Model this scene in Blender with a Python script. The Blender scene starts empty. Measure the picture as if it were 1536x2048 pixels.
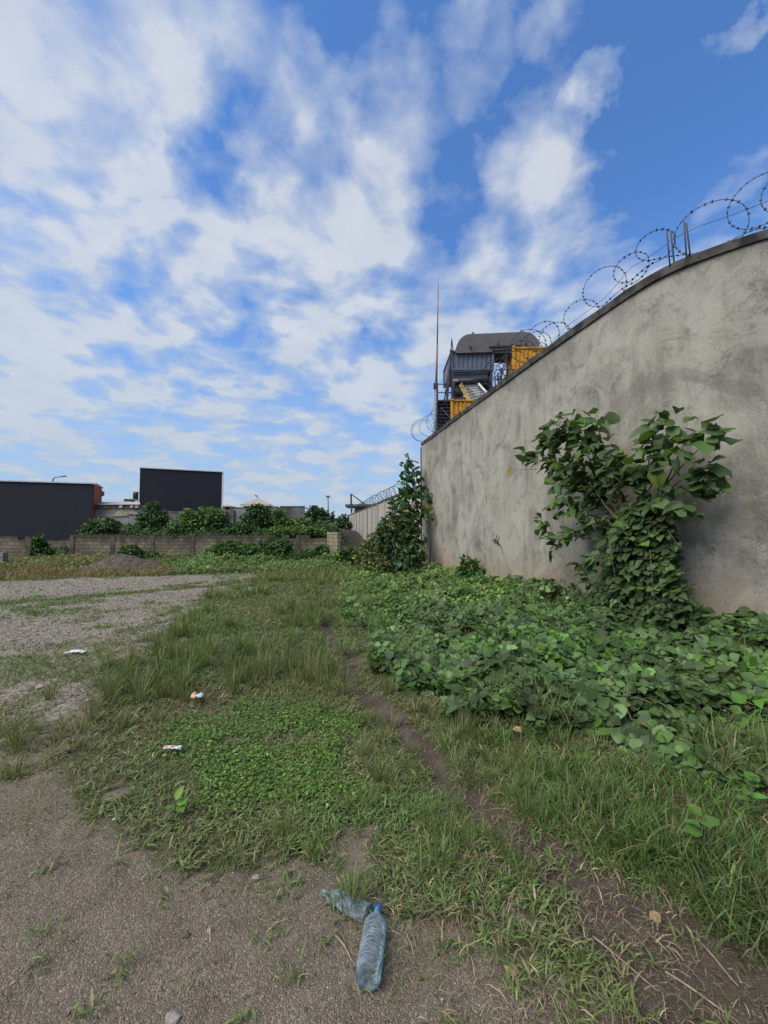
import bpy, bmesh, math, random
import numpy as np
from mathutils import Vector, Matrix

rng = np.random.default_rng(7)
random.seed(7)
R = math.radians
scene = bpy.context.scene
COL = scene.collection

# ------------------------------------------------------------------ camera
TH = R(3.0)
FPX = 800.0
EYE = 1.6
cam_d = bpy.data.cameras.new('camera')
cam = bpy.data.objects.new('camera', cam_d)
COL.objects.link(cam)
cam.location = (0, 0, EYE)
cam.rotation_euler = (R(90) + TH, 0, 0)
cam_d.sensor_fit = 'HORIZONTAL'
cam_d.sensor_width = 36.0
cam_d.lens = 36.0 * FPX / 1536.0
cam_d.clip_start = 0.05
cam_d.clip_end = 3000
scene.camera = cam

# ------------------------------------------------------------------ exposure, sun, sky
vs = scene.view_settings
vs.view_transform = 'Standard'
vs.look = 'None'
vs.exposure = 0.68
vs.gamma = 1.0
vs.use_curve_mapping = False
SUN_EL, SUN_AZ = 52.0, 238.0      # azimuth measured clockwise from +Y (north); 238 = behind the camera, to the left
SUN_STRENGTH = 3.2
SKY_STRENGTH = 0.10
SKY_TINT = (0.66, 1.00, 1.38)


def pixdir(px, py):
    x = (px - 768.0) / FPX
    u = (1024.0 - py) / FPX
    c, s = math.cos(TH), math.sin(TH)
    return Vector((x, c - u * s, s + u * c))


def at(px, py, Y):
    d = pixdir(px, py)
    return Vector((d.x * Y / d.y, Y, EYE + d.z * Y / d.y))


def gpix(px, py, h=0.0):
    d = pixdir(px, py)
    t = (h - EYE) / d.z
    return (d.x * t, d.y * t)


class NT:
    """small helper to write node trees"""
    def __init__(self, tree):
        self.t = tree
        tree.nodes.clear()

    def n(self, kind, **kw):
        nd = self.t.nodes.new(kind)
        for k, v in kw.items():
            if k.startswith('i_'):
                key = k[2:]
                key = int(key) if key.isdigit() else key.replace('_', ' ')
                self.set(nd.inputs[key], v)
            else:
                setattr(nd, k, v)
        return nd

    def set(self, sock, v):
        if isinstance(v, bpy.types.NodeSocket):
            self.t.links.new(v, sock)
        else:
            sock.default_value = v

    def math(self, op, a, b=None, c=None, clamp=False):
        nd = self.t.nodes.new('ShaderNodeMath')
        nd.operation = op
        nd.use_clamp = clamp
        self.set(nd.inputs[0], a)
        if b is not None:
            self.set(nd.inputs[1], b)
        if c is not None:
            self.set(nd.inputs[2], c)
        return nd.outputs[0]

    def vmath(self, op, a, b=None, out=0):
        nd = self.t.nodes.new('ShaderNodeVectorMath')
        nd.operation = op
        self.set(nd.inputs[0], a)
        if b is not None:
            if op == 'SCALE':
                self.set(nd.inputs['Scale'], b)
            else:
                self.set(nd.inputs[1], b)
        return nd.outputs[out]

    def noise(self, vec, scale, detail=4, rough=0.55, dist=0.0, out=0):
        nd = self.n('ShaderNodeTexNoise')
        self.set(nd.inputs['Vector'], vec)
        nd.inputs['Scale'].default_value = scale
        nd.inputs['Detail'].default_value = detail
        nd.inputs['Roughness'].default_value = rough
        nd.inputs['Distortion'].default_value = dist
        return nd.outputs[out]

    def mr(self, v, a, b, c=0.0, d=1.0, smooth=True):
        nd = self.n('ShaderNodeMapRange')
        nd.interpolation_type = 'SMOOTHSTEP' if smooth else 'LINEAR'
        self.set(nd.inputs[0], v)
        for i, x in enumerate((a, b, c, d)):
            self.set(nd.inputs[i + 1], x)
        return nd.outputs[0]

    def mix(self, f, a, b, blend='MIX'):
        nd = self.n('ShaderNodeMix')
        nd.data_type = 'RGBA'
        nd.blend_type = blend
        self.set(nd.inputs[0], f)
        self.set(nd.inputs[6], a if isinstance(a, bpy.types.NodeSocket) else (*a, 1)[:4])
        self.set(nd.inputs[7], b if isinstance(b, bpy.types.NodeSocket) else (*b, 1)[:4])
        return nd.outputs[2]


world = bpy.data.worlds.new('World')
scene.world = world
world.use_nodes = True
W = NT(world.node_tree)
sky = W.n('ShaderNodeTexSky')
sky.sky_type = 'NISHITA'
sky.sun_disc = False
sky.sun_elevation = R(SUN_EL)
sky.sun_rotation = R(SUN_AZ)
sky.altitude = 0
sky.air_density = 1.0
sky.dust_density = 0.6
sky.ozone_density = 2.2
tc = W.n('ShaderNodeTexCoord')
dirv = W.vmath('NORMALIZE', tc.outputs['Generated'])
sep = W.n('ShaderNodeSeparateXYZ', i_0=dirv)
dz = sep.outputs[2]
# plane coordinates of the cloud layer
den = W.math('ADD', W.math('MAXIMUM', dz, 0.0), 0.20)
cmb = W.n('ShaderNodeCombineXYZ', i_0=W.math('DIVIDE', sep.outputs[0], den), i_1=W.math('DIVIDE', sep.outputs[1], den))
pl = cmb.outputs[0]
warp = W.vmath('SCALE', W.vmath('SUBTRACT', W.noise(dirv, 3.4, 6, 0.62, out=1), (0.5, 0.5, 0.5)), 0.27)
dwarp = W.vmath('NORMALIZE', W.vmath('ADD', dirv, warp))
# cloud masses of this sky: (px, py, radius, weight), as directions on the dome
BLOBS = [
    (60, 90, 260, .85), (250, 180, 210, .8), (120, 300, 200, .75), (400, 60, 130, .5), (300, 330, 110, .5),
    (560, 60, 110, .55), (640, 200, 110, .5), (780, 300, 120, .62), (620, 400, 140, .72), (540, 480, 130, .7),
    (700, 520, 140, .72), (740, 430, 100, .5), (850, 40, 90, .42), (960, 130, 90, .5), (1080, 40, 70, .5), (930, 60, 60, .3),
    (1060, 330, 110, .7), (1010, 440, 140, .5), (1150, 470, 130, .4), (1200, 170, 52, .62), (1180, 215, 45, .4),
    (1395, 125, 42, .42), (1425, 95, 42, .42), (1460, 70, 42, .42), (1500, 35, 45, .40), (1350, 170, 38, .36), (1330, 440, 160, .55), (1460, 300, 120, .3),
    (40, 420, 150, .5), (200, 430, 80, .4), (370, 500, 90, .5), (390, 580, 100, .55), (120, 600, 120, .6), (60, 700, 120, .55),
    (270, 660, 100, .55), (1380, 290, 220, -.35), (1280, 60, 130, -.35), (460, 170, 60, -.4), (420, 330, 70, -.45), (520, 290, 60, -.3), (690, 120, 45, -.3), (905, 200, 60, -.1), (920, 370, 50, -.12), (1230, 330, 90, -.4), (560, 700, 90, .5), (730, 730, 110, .5), (600, 620, 100, .45), (920, 600, 120, .45), (1020, 640, 100, .42),
]
acc = None
for (px, py, rad, wgt) in BLOBS:
    d0 = pixdir(px, py).normalized()
    d1 = pixdir(px + rad, py).normalized()
    d2 = pixdir(px, py + rad).normalized()
    ang = 0.5 * (d0.angle(d1) + d0.angle(d2))
    dt = W.vmath('DOT_PRODUCT', dwarp, tuple(d0), out=1)
    v = W.mr(dt, math.cos(ang * 1.25), math.cos(ang * 0.15), 0.0, wgt)
    acc = v if acc is None else W.math('ADD', acc, v)
acc = W.math('MINIMUM', acc, 1.15)
pw = W.vmath('ADD', pl, W.vmath('SCALE', W.vmath('SUBTRACT', W.noise(pl, 2.2, 3, 0.5, out=1), (0.5, 0.5, 0.5)), 0.20))
cell = W.noise(pw, 3.9, 3, 0.5)              # the rows of small puffs
puff = W.noise(W.vmath('ADD', pw, (5.2, 8.1, 0)), 12.0, 4, 0.55)
wisp = W.noise(W.vmath('ADD', dirv, warp), 3.2, 7, 0.62, 0.6)
low = W.mr(dz, 0.70, 0.20)                   # low in the sky the layer closes up
sm = W.math('MULTIPLY_ADD', acc, 0.62, W.math('MULTIPLY', low, 0.49))
sm = W.math('ADD', sm, W.math('MULTIPLY', W.math('SUBTRACT', cell, 0.5), W.math('MULTIPLY_ADD', low, 2.3, 1.9)))
sm = W.math('ADD', sm, W.math('MULTIPLY', W.math('SUBTRACT', puff, 0.5), W.math('MULTIPLY_ADD', low, 0.4, 0.95)))
sm = W.math('ADD', sm, W.math('MULTIPLY', W.math('SUBTRACT', wisp, 0.5), 0.72))
alpha = W.mr(sm, 0.02, 0.80, smooth=False)
alpha = W.math('MULTIPLY', W.math('POWER', alpha, 0.95), 0.88)
# cloud colour: sunlit white to soft blue grey
shade = W.mr(W.noise(W.vmath('ADD', pl, (3.1, 1.7, 0)), 3.4, 5, 0.6), 0.32, 0.68)
thick = W.mr(sm, 0.3, 1.0)
cl = W.mix(thick, (0.60, 0.69, 0.84), (0.80, 0.835, 0.885))
cl = W.mix(W.math('MULTIPLY', shade, 0.38), cl, (0.52, 0.60, 0.73))
hz = W.mr(dz, 0.60, 0.02)
cl = W.mix(W.math('MULTIPLY', hz, 0.65), cl, (0.50, 0.60, 0.71))
CLOUD_GAIN = 0.575 / SKY_STRENGTH
clg = W.vmath('SCALE', cl, CLOUD_GAIN)
skyc = W.mix(1.0, sky.outputs[0], SKY_TINT, 'MULTIPLY')
skyc = W.mix(W.math('MULTIPLY', hz, 0.85), skyc, W.vmath('SCALE', W.n('ShaderNodeCombineXYZ', i_0=0.42, i_1=0.56, i_2=0.76).outputs[0], CLOUD_GAIN))
fin = W.mix(alpha, skyc, clg)
bg = W.n('ShaderNodeBackground', i_0=fin, i_1=SKY_STRENGTH)
wo = W.n('ShaderNodeOutputWorld', i_0=bg.outputs[0])

sun_d = bpy.data.lights.new('sun', 'SUN')
sun_d.energy = SUN_STRENGTH
sun_d.angle = R(58)
sun_d.color = (1.0, 0.91, 0.76)
sun = bpy.data.objects.new('sun', sun_d)
COL.objects.link(sun)
sdir = Vector((math.sin(R(SUN_AZ)) * math.cos(R(SUN_EL)), math.cos(R(SUN_AZ)) * math.cos(R(SUN_EL)), math.sin(R(SUN_EL))))
sun.rotation_euler = sdir.to_track_quat('Z', 'Y').to_euler()
sun.location = (0, 0, 60)

# ------------------------------------------------------------------ helpers: noise, tagging, meshes

def _hash(ix, iy, seed):
    h = (ix.astype(np.int64) * 374761393 + iy.astype(np.int64) * 668265263 + seed * 1442695041) & 0x7fffffff
    h = ((h ^ (h >> 13)) * 1274126177) & 0x7fffffff
    h = h ^ (h >> 16)
    return (h & 0xffff) / 65535.0


def vnoise(x, y, seed=0):
    x = np.asarray(x, float); y = np.asarray(y, float)
    ix = np.floor(x); iy = np.floor(y)
    fx = x - ix; fy = y - iy
    fx = fx * fx * (3 - 2 * fx); fy = fy * fy * (3 - 2 * fy)
    a = _hash(ix, iy, seed); b = _hash(ix + 1, iy, seed)
    c = _hash(ix, iy + 1, seed); d = _hash(ix + 1, iy + 1, seed)
    return (a * (1 - fx) + b * fx) * (1 - fy) + (c * (1 - fx) + d * fx) * fy


def fbm(x, y, scale, octs=4, seed=0):
    v = 0; amp = 1; tot = 0
    for o in range(octs):
        v = v + amp * vnoise(np.asarray(x) * scale * 2 ** o + 17.3 * o, np.asarray(y) * scale * 2 ** o - 9.1 * o, seed + o)
        tot += amp; amp *= 0.5
    return v / tot


def sstep(a, b, x):
    t = np.clip((np.asarray(x, float) - a) / (b - a), 0, 1)
    return t * t * (3 - 2 * t)


def pip(x, y, poly):
    x = np.asarray(x); y = np.asarray(y)
    inside = np.zeros(x.shape, bool)
    n = len(poly)
    for i in range(n):
        x1, y1 = poly[i]; x2, y2 = poly[(i + 1) % n]
        c = ((y1 > y) != (y2 > y)) & (x < (x2 - x1) * (y - y1) / (y2 - y1 + 1e-12) + x1)
        inside ^= c
    return inside


def polydist(x, y, pts):
    """distance to a polyline, and the interpolated third value"""
    best = np.full(np.shape(x), 1e9); val = np.zeros(np.shape(x))
    for i in range(len(pts) - 1):
        ax, ay, av = pts[i]; bx, by, bv = pts[i + 1]
        dx, dy = bx - ax, by - ay
        t = np.clip(((x - ax) * dx + (y - ay) * dy) / (dx * dx + dy * dy), 0, 1)
        d = np.hypot(x - ax - t * dx, y - ay - t * dy)
        m = d < best
        best = np.where(m, d, best); val = np.where(m, av + t * (bv - av), val)
    return best, val


ORG = {}


def tag(o, label=None, cat=None, group=None, kind=None):
    if label: o['label'] = label
    if cat: o['category'] = cat
    if group: o['group'] = group
    if kind: o['kind'] = kind
    return o


def thing(name, label, cat, loc=(0, 0, 0), group=None):
    o = bpy.data.objects.new(name, None)
    o.empty_display_size = 0.2
    COL.objects.link(o)
    o.location = loc
    ORG[o.name] = Vector(loc)
    return tag(o, label, cat, group)


def link(name, me, mat, parent=None, origin=(0, 0, 0)):
    o = bpy.data.objects.new(name, me)
    COL.objects.link(o)
    if mat: me.materials.append(mat)
    if parent is not None:
        o.parent = parent
        ORG[o.name] = ORG[parent.name]
    else:
        o.location = origin
        ORG[o.name] = Vector(origin)
    return o


def np_mesh(name, verts, loops, sizes, mat, parent=None, origin=None, col=None, smooth=False):
    """verts in world space; loops flat; sizes = polygon sizes; col = one RGB per face"""
    if parent is not None:
        org = ORG[parent.name]
    else:
        org = Vector(origin) if origin is not None else Vector((0, 0, 0))
    v = np.asarray(verts, np.float32) - np.array(org, np.float32)
    me = bpy.data.meshes.new(name)
    me.vertices.add(len(v))
    me.vertices.foreach_set('co', v.ravel())
    loops = np.asarray(loops, np.int32); sizes = np.asarray(sizes, np.int32)
    me.loops.add(len(loops))
    me.loops.foreach_set('vertex_index', loops)
    me.polygons.add(len(sizes))
    st = np.zeros(len(sizes), np.int32); st[1:] = np.cumsum(sizes)[:-1]
    me.polygons.foreach_set('loop_start', st)
    me.polygons.foreach_set('loop_total', sizes)
    if smooth:
        me.polygons.foreach_set('use_smooth', np.ones(len(sizes), bool))
    me.update(calc_edges=True)
    if col is not None:
        a = me.attributes.new('col', 'FLOAT_COLOR', 'FACE')
        c4 = np.ones((len(sizes), 4), np.float32); c4[:, :3] = np.clip(col, 0.003, 0.95)
        a.data.foreach_set('color', c4.ravel())
    return link(name, me, mat, parent, org)


class MB:
    """collects shapes in world space, links them as one mesh"""
    def __init__(self):
        self.v = []; self.f = []; self.sm = []

    def add(self, vs_, fs, smooth=False):
        b = len(self.v)
        self.v.extend([tuple(p) for p in vs_])
        self.f.extend([tuple(b + i for i in f) for f in fs])
        self.sm.extend([smooth] * len(fs))

    def box(self, c, s, rz=0.0, rx=0.0, ry=0.0, bev=0.0):
        M = Matrix.Translation(c) @ Matrix.Rotation(rz, 4, 'Z') @ Matrix.Rotation(ry, 4, 'Y') @ Matrix.Rotation(rx, 4, 'X')
        hx, hy, hz_ = s[0] / 2, s[1] / 2, s[2] / 2
        P = [M @ Vector((x, y, z)) for x in (-hx, hx) for y in (-hy, hy) for z in (-hz_, hz_)]
        self.add(P, [(0, 1, 3, 2), (4, 6, 7, 5), (0, 4, 5, 1), (2, 3, 7, 6), (0, 2, 6, 4), (1, 5, 7, 3)])

    def bar(self, a, b, w, h=None, up=(0, 0, 1)):
        a = Vector(a); b = Vector(b); h = h or w
        d = (b - a).normalized(); u = Vector(up)
        if abs(d.dot(u)) > 0.98: u = Vector((0, 1, 0))
        s = d.cross(u).normalized(); u = s.cross(d)
        P = [p + s * (i * w / 2) + u * (j * h / 2) for p in (a, b) for i, j in ((-1, -1), (1, -1), (1, 1), (-1, 1))]
        self.add(P, [(0, 1, 2, 3), (7, 6, 5, 4), (0, 4, 5, 1), (1, 5, 6, 2), (2, 6, 7, 3), (3, 7, 4, 0)])

    def tube(self, pts, r, n=6, caps=True):
        pts = [Vector(p) for p in pts]
        rs = r if isinstance(r, (list, tuple)) else [r] * len(pts)
        V = []; F = []
        prev = None
        for i, p in enumerate(pts):
            d = (pts[min(i + 1, len(pts) - 1)] - pts[max(i - 1, 0)])
            d = d.normalized() if d.length > 1e-9 else Vector((0, 0, 1))
            if prev is None:
                u = Vector((0, 0, 1)) if abs(d.z) < 0.9 else Vector((1, 0, 0))
            else:
                u = prev
            s = d.cross(u)
            s = s.normalized() if s.length > 1e-6 else Vector((1, 0, 0))
            u = s.cross(d); prev = u
            for k in range(n):
                a = 2 * math.pi * k / n
                V.append(p + (s * math.cos(a) + u * math.sin(a)) * rs[i])
        for i in range(len(pts) - 1):
            for k in range(n):
                F.append((i * n + k, i * n + (k + 1) % n, (i + 1) * n + (k + 1) % n, (i + 1) * n + k))
        if caps:
            F.append(tuple(range(n))[::-1]); F.append(tuple((len(pts) - 1) * n + k for k in range(n)))
        self.add(V, F, True)

    def prism(self, poly, z0, z1):
        n = len(poly)
        V = [(x, y, z0) for x, y in poly] + [(x, y, z1) for x, y in poly]
        F = [tuple(range(n))[::-1], tuple(range(n, 2 * n))] + [(i, (i + 1) % n, n + (i + 1) % n, n + i) for i in range(n)]
        self.add(V, F)

    def build(self, name, mat, parent=None, origin=None):
        org = ORG[parent.name] if parent is not None else (Vector(origin) if origin is not None else Vector((0, 0, 0)))
        me = bpy.data.meshes.new(name)
        me.from_pydata([tuple(Vector(p) - org) for p in self.v], [], self.f)
        me.polygons.foreach_set('use_smooth', self.sm)
        bm = bmesh.new(); bm.from_mesh(me)
        bmesh.ops.recalc_face_normals(bm, faces=bm.faces)
        bm.to_mesh(me); bm.free()
        me.update()
        return link(name, me, mat, parent, org)


# ------------------------------------------------------------------ materials

def new_mat(name):
    m = bpy.data.materials.new(name)
    m.use_nodes = True
    return m, NT(m.node_tree)


def finish(N, color, rough=0.7, spec=0.3, bump=None, bstr=0.3, bdist=0.02, metal=0.0, **kw):
    p = N.n('ShaderNodeBsdfPrincipled')
    N.set(p.inputs['Base Color'], color if isinstance(color, bpy.types.NodeSocket) else (*color, 1))
    N.set(p.inputs['Roughness'], rough)
    p.inputs['Specular IOR Level'].default_value = spec
    p.inputs['Metallic'].default_value = metal
    if bump is not None:
        b = N.n('ShaderNodeBump', i_Height=bump)
        b.inputs['Strength'].default_value = bstr
        b.inputs['Distance'].default_value = bdist
        N.t.links.new(b.outputs[0], p.inputs['Normal'])
    o = N.n('ShaderNodeOutputMaterial')
    N.t.links.new(p.outputs[0], o.inputs[0])
    return p, o


def geo_pos(N):
    return N.n('ShaderNodeNewGeometry').outputs['Position']


def m_leaf(name, rough=0.5, trans=0.3, spec=0.35):
    m, N = new_mat(name)
    a = N.n('ShaderNodeAttribute', attribute_name='col')
    pos = geo_pos(N)
    nz = N.noise(pos, 55, 3)
    colr = N.mix(N.mr(nz, 0.3, 0.7, 0.0, 0.35), a.outputs[0], N.mix(1.0, a.outputs[0], (0.55, 0.62, 0.5), 'MULTIPLY'))
    p, o = finish(N, colr, rough, spec)
    t = N.n('ShaderNodeBsdfTranslucent')
    N.set(t.inputs[0], N.mix(1.0, colr, (1.25, 1.3, 0.7), 'MULTIPLY'))
    ms = N.n('ShaderNodeMixShader', i_0=trans)
    N.t.links.new(p.outputs[0], ms.inputs[1]); N.t.links.new(t.outputs[0], ms.inputs[2])
    N.t.links.new(ms.outputs[0], o.inputs[0])
    return m


def m_simple(name, c1, c2, scale=6, rough=0.75, spec=0.3, bstr=0.15, bdist=0.01, metal=0.0, detail=5):
    m, N = new_mat(name)
    pos = geo_pos(N)
    nz = N.noise(pos, scale, detail, 0.6)
    finish(N, N.mix(N.mr(nz, 0.3, 0.7), c1, c2), rough, spec, nz, bstr, bdist, metal)
    return m


M_LEAF = m_leaf('leaf_foliage', 0.52, 0.30, 0.28)
M_GRASS = m_leaf('grass_blades', 0.55, 0.32, 0.25)
M_FAR = m_leaf('far_foliage', 0.6, 0.22, 0.2)
M_STEM = m_simple('stem_bark', (0.055, 0.05, 0.03), (0.11, 0.09, 0.055), 30, 0.8)


def make_wall_mat(name, kind='near'):
    m, N = new_mat(name)
    pos = geo_pos(N)
    sp = N.n('ShaderNodeSeparateXYZ', i_0=pos)
    # stretched coordinates for vertical runs
    st = N.n('ShaderNodeVectorMath', operation='MULTIPLY'); N.set(st.inputs[0], pos); st.inputs[1].default_value = (1, 1, 0.16)
    big = N.noise(pos, 0.55, 5, 0.62, 0.4)
    mid = N.noise(pos, 2.6, 6, 0.66, 0.3)
    run = N.noise(st.outputs[0], 2.4, 5, 0.6, 0.2)
    fine = N.noise(pos, 38, 5, 0.7)
    grit = N.noise(pos, 140, 3, 0.6)
    c = N.mix(N.mr(big, 0.40, 0.60), (0.268, 0.252, 0.212), (0.182, 0.169, 0.139))
    c = N.mix(N.mr(run, 0.42, 0.68, 0, 0.65), c, (0.33, 0.315, 0.27))
    c = N.mix(N.mr(mid, 0.50, 0.68, 0, 0.72), c, (0.118, 0.108, 0.090))
    mid2 = N.noise(N.vmath('ADD', pos, (11, 5, 2)), 1.4, 7, 0.7, 0.6)
    c = N.mix(N.mr(mid2, 0.52, 0.66, 0, 0.6), c, (0.34, 0.325, 0.285))
    c = N.mix(N.mr(mid2, 0.44, 0.34, 0, 0.45), c, (0.10, 0.094, 0.082))
    run2 = N.noise(N.vmath('ADD', st.outputs[0], (7, 3, 1)), 3.8, 5, 0.65)
    c = N.mix(N.mr(run2, 0.52, 0.68, 0, 0.46), c, (0.115, 0.105, 0.086))
    # rising damp: brown and ochre near the foot, dark runs under the coping
    ft = N.math('ADD', sp.outputs[2], N.math('MULTIPLY', N.math('SUBTRACT', mid, 0.5), 1.6))
    c = N.mix(N.mr(ft, 1.45, 0.45, 0, 0.66), c, (0.225, 0.165, 0.10))
    tp = N.math('ADD', sp.outputs[2], N.math('MULTIPLY', N.math('SUBTRACT', run, 0.5), 2.6))
    c = N.mix(N.mr(tp, 4.6, 5.5, 0, 0.6), c, (0.13, 0.122, 0.108))
    c = N.mix(N.mr(fine, 0.42, 0.66, 0, 0.24), c, (0.37, 0.355, 0.31))
    c = N.mix(N.mr(fine, 0.44, 0.30, 0, 0.32), c, (0.085, 0.078, 0.066))
    big3 = N.noise(N.vmath('ADD', pos, (2, 7, 5)), 0.9, 6, 0.62, 1.2)
    c = N.mix(N.mr(big3, 0.50, 0.58, 0, 0.34), c, (0.36, 0.34, 0.29))
    c = N.mix(N.mr(big3, 0.43, 0.36, 0, 0.38), c, (0.115, 0.105, 0.088))
    ck = N.n('ShaderNodeTexVoronoi', feature='DISTANCE_TO_EDGE', i_Vector=N.vmath('ADD', pos, N.vmath('SCALE', N.noise(pos, 1.5, 5, .7, out=1), 1.4)), i_Scale=0.55)
    c = N.mix(N.mr(ck.outputs[0], 0.006, 0.0, 0, 0.6), c, (0.06, 0.055, 0.048))
    h = N.math('ADD', N.math('MULTIPLY', fine, 0.7), N.math('ADD', N.math('MULTIPLY', grit, 0.35), N.math('MULTIPLY', mid, 1.1)))
    finish(N, c, 0.9, 0.12, h, 0.55, 0.012)
    return m


M_WALL = make_wall_mat('rendered_wall')
M_COPING = m_simple('coping_dark', (0.024, 0.024, 0.025), (0.095, 0.090, 0.082), 5, 0.9, 0.15, 0.5, 0.012)

m, N = new_mat('panel_wall')
pos = geo_pos(N)
st = N.n('ShaderNodeVectorMath', operation='MULTIPLY'); N.set(st.inputs[0], pos); st.inputs[1].default_value = (1, 1, 0.05)
run = N.noise(st.outputs[0], 1.8, 5, 0.65)
fine = N.noise(pos, 6, 5, 0.65)
c = N.mix(N.mr(run, 0.35, 0.7), (0.36, 0.345, 0.30), (0.20, 0.19, 0.165))
c = N.mix(N.mr(fine, 0.5, 0.8, 0, 0.4), c, (0.12, 0.115, 0.10))
finish(N, c, 0.9, 0.15, fine, 0.4, 0.03)
M_PANELWALL = m


def block_mat(name, c1, c2, mortar, scale_w=0.42, row=0.215, dark_top=None, uaxis=0):
    m, N = new_mat(name)
    pos = geo_pos(N)
    sp = N.n('ShaderNodeSeparateXYZ', i_0=pos)
    cb = N.n('ShaderNodeCombineXYZ', i_0=sp.outputs[uaxis], i_1=sp.outputs[2], i_2=0.0)
    wob = N.vmath('SCALE', N.vmath('SUBTRACT', N.noise(pos, 1.3, 2, out=1), (0.5, 0.5, 0.5)), 0.05)
    br = N.n('ShaderNodeTexBrick')
    N.set(br.inputs['Vector'], N.vmath('ADD', cb.outputs[0], wob))
    br.inputs['Color1'].default_value = (*c1, 1); br.inputs['Color2'].default_value = (*c2, 1)
    br.inputs['Mortar'].default_value = (*mortar, 1)
    br.inputs['Scale'].default_value = 1.0
    br.inputs['Mortar Size'].default_value = 0.016
    br.inputs['Mortar Smooth'].default_value = 0.3
    br.inputs['Brick Width'].default_value = scale_w
    br.inputs['Row Height'].default_value = row
    n1 = N.noise(pos, 0.9, 5, 0.65)
    st = N.n('ShaderNodeVectorMath', operation='MULTIPLY'); N.set(st.inputs[0], pos); st.inputs[1].default_value = (1, 1, 0.2)
    n2 = N.noise(st.outputs[0], 1.7, 5, 0.7)
    c = N.mix(N.mr(n1, 0.42, 0.66, 0, 0.62), br.outputs[0], (0.085, 0.070, 0.048))
    if dark_top is not None:
        z = N.math('ADD', sp.outputs[2], N.math('MULTIPLY', N.math('SUBTRACT', n2, 0.5), 1.5))
        c = N.mix(N.mr(z, dark_top - 0.45, dark_top + 0.2, 0, 0.82), c, (0.045, 0.04, 0.034))
    hgt = N.math('ADD', N.math('MULTIPLY', br.outputs[1], -0.8), N.noise(pos, 14, 4))
    finish(N, c, 0.92, 0.12, hgt, 0.6, 0.02)
    return m


M_BLOCK = block_mat('concrete_blocks', (0.255, 0.22, 0.15), (0.155, 0.132, 0.09), (0.055, 0.046, 0.034), dark_top=1.25)
M_BLOCK2 = block_mat('pale_blocks', (0.50, 0.475, 0.38), (0.40, 0.375, 0.30), (0.27, 0.25, 0.20), scale_w=0.45, row=0.22)
M_BLOCKY = block_mat('return_blocks', (0.27, 0.24, 0.165), (0.20, 0.175, 0.12), (0.07, 0.06, 0.05), uaxis=1)
M_PILLAR = m_simple('pillar_concrete', (0.045, 0.038, 0.03), (0.12, 0.10, 0.075), 2.5, 0.9)

m, N = new_mat('black_cladding')
pos = geo_pos(N)
sp = N.n('ShaderNodeSeparateXYZ', i_0=pos)
wv = N.math('SINE', N.math('MULTIPLY', sp.outputs[0], 30.0))
nz = N.noise(pos, 0.5, 3)
seam = N.math('FRACT', N.math('MULTIPLY', sp.outputs[0], 0.42))
seamz = N.math('FRACT', N.math('MULTIPLY', sp.outputs[2], 0.33))
sm_ = N.math('MAXIMUM', N.math('LESS_THAN', seam, 0.03), N.math('LESS_THAN', seamz, 0.02))
cc_ = N.mix(nz, (0.015, 0.0155, 0.022), (0.021, 0.022, 0.030))
cc_ = N.mix(N.math('MULTIPLY', sm_, 0.12), cc_, (0.045, 0.046, 0.055))
finish(N, cc_, 0.65, 0.25, wv, 0.06, 0.01)
M_BLACK = m
M_WTRIM = m_simple('white_trim', (0.5, 0.51, 0.52), (0.62, 0.63, 0.64), 2, 0.6)
M_ORANGE = m_simple('orange_paint', (0.42, 0.085, 0.028), (0.33, 0.065, 0.025), 1.2, 0.7)
M_CONC = m_simple('grey_concrete', (0.15, 0.145, 0.13), (0.27, 0.26, 0.235), 1.4, 0.9, 0.15, 0.4, 0.03)
M_CONCD = m_simple('stained_concrete', (0.06, 0.055, 0.05), (0.17, 0.165, 0.155), 1.1, 0.92, 0.15, 0.4, 0.03)
M_ROOF = m_simple('roof_sheet', (0.30, 0.27, 0.25), (0.40, 0.37, 0.35), 1.0, 0.7)
M_ROOFB = m_simple('beige_roof', (0.25, 0.205, 0.16), (0.33, 0.28, 0.22), 1.5, 0.8)
M_CREAM = m_simple('cream_paint', (0.42, 0.38, 0.30), (0.55, 0.51, 0.42), 1.0, 0.8)
M_DARKIN = m_simple('dark_opening', (0.012, 0.012, 0.012), (0.025, 0.024, 0.022), 2, 0.7)
M_TANK = m_simple('black_plastic_tank', (0.012, 0.012, 0.014), (0.022, 0.022, 0.024), 3, 0.45, 0.4)
M_STEEL = m_simple('dark_blue_steel', (0.026, 0.032, 0.045), (0.050, 0.058, 0.075), 2.2, 0.6, 0.35, 0.1, 0.01, 0.2)
M_CONTG = m_simple('grey_container_paint', (0.115, 0.138, 0.172), (0.085, 0.105, 0.135), 1.4, 0.6, 0.35)
M_CONTY = m_simple('yellow_container_paint', (0.62, 0.30, 0.020), (0.42, 0.20, 0.018), 1.6, 0.6, 0.35)
M_DUCT = m_simple('brown_grey_duct_paint', (0.098, 0.088, 0.086), (0.125, 0.112, 0.108), 0.8, 0.6, 0.3)
M_LIGHTP = m_simple('pale_metal_panel', (0.22, 0.22, 0.215), (0.30, 0.295, 0.28), 1.5, 0.6)
M_RUST = m_simple('rusty_pole', (0.16, 0.10, 0.085), (0.22, 0.15, 0.125), 3, 0.7)
M_POLE = m_simple('galvanised_pole', (0.10, 0.105, 0.11), (0.16, 0.165, 0.17), 3, 0.5, 0.4, metal=0.3)
M_WIRE = m_simple('razor_wire_metal', (0.016, 0.016, 0.019), (0.034, 0.032, 0.034), 20, 0.6, 0.3, metal=0.2)
M_REBAR = m_simple('rebar_metal', (0.045, 0.040, 0.042), (0.075, 0.065, 0.066), 25, 0.75)
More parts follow.
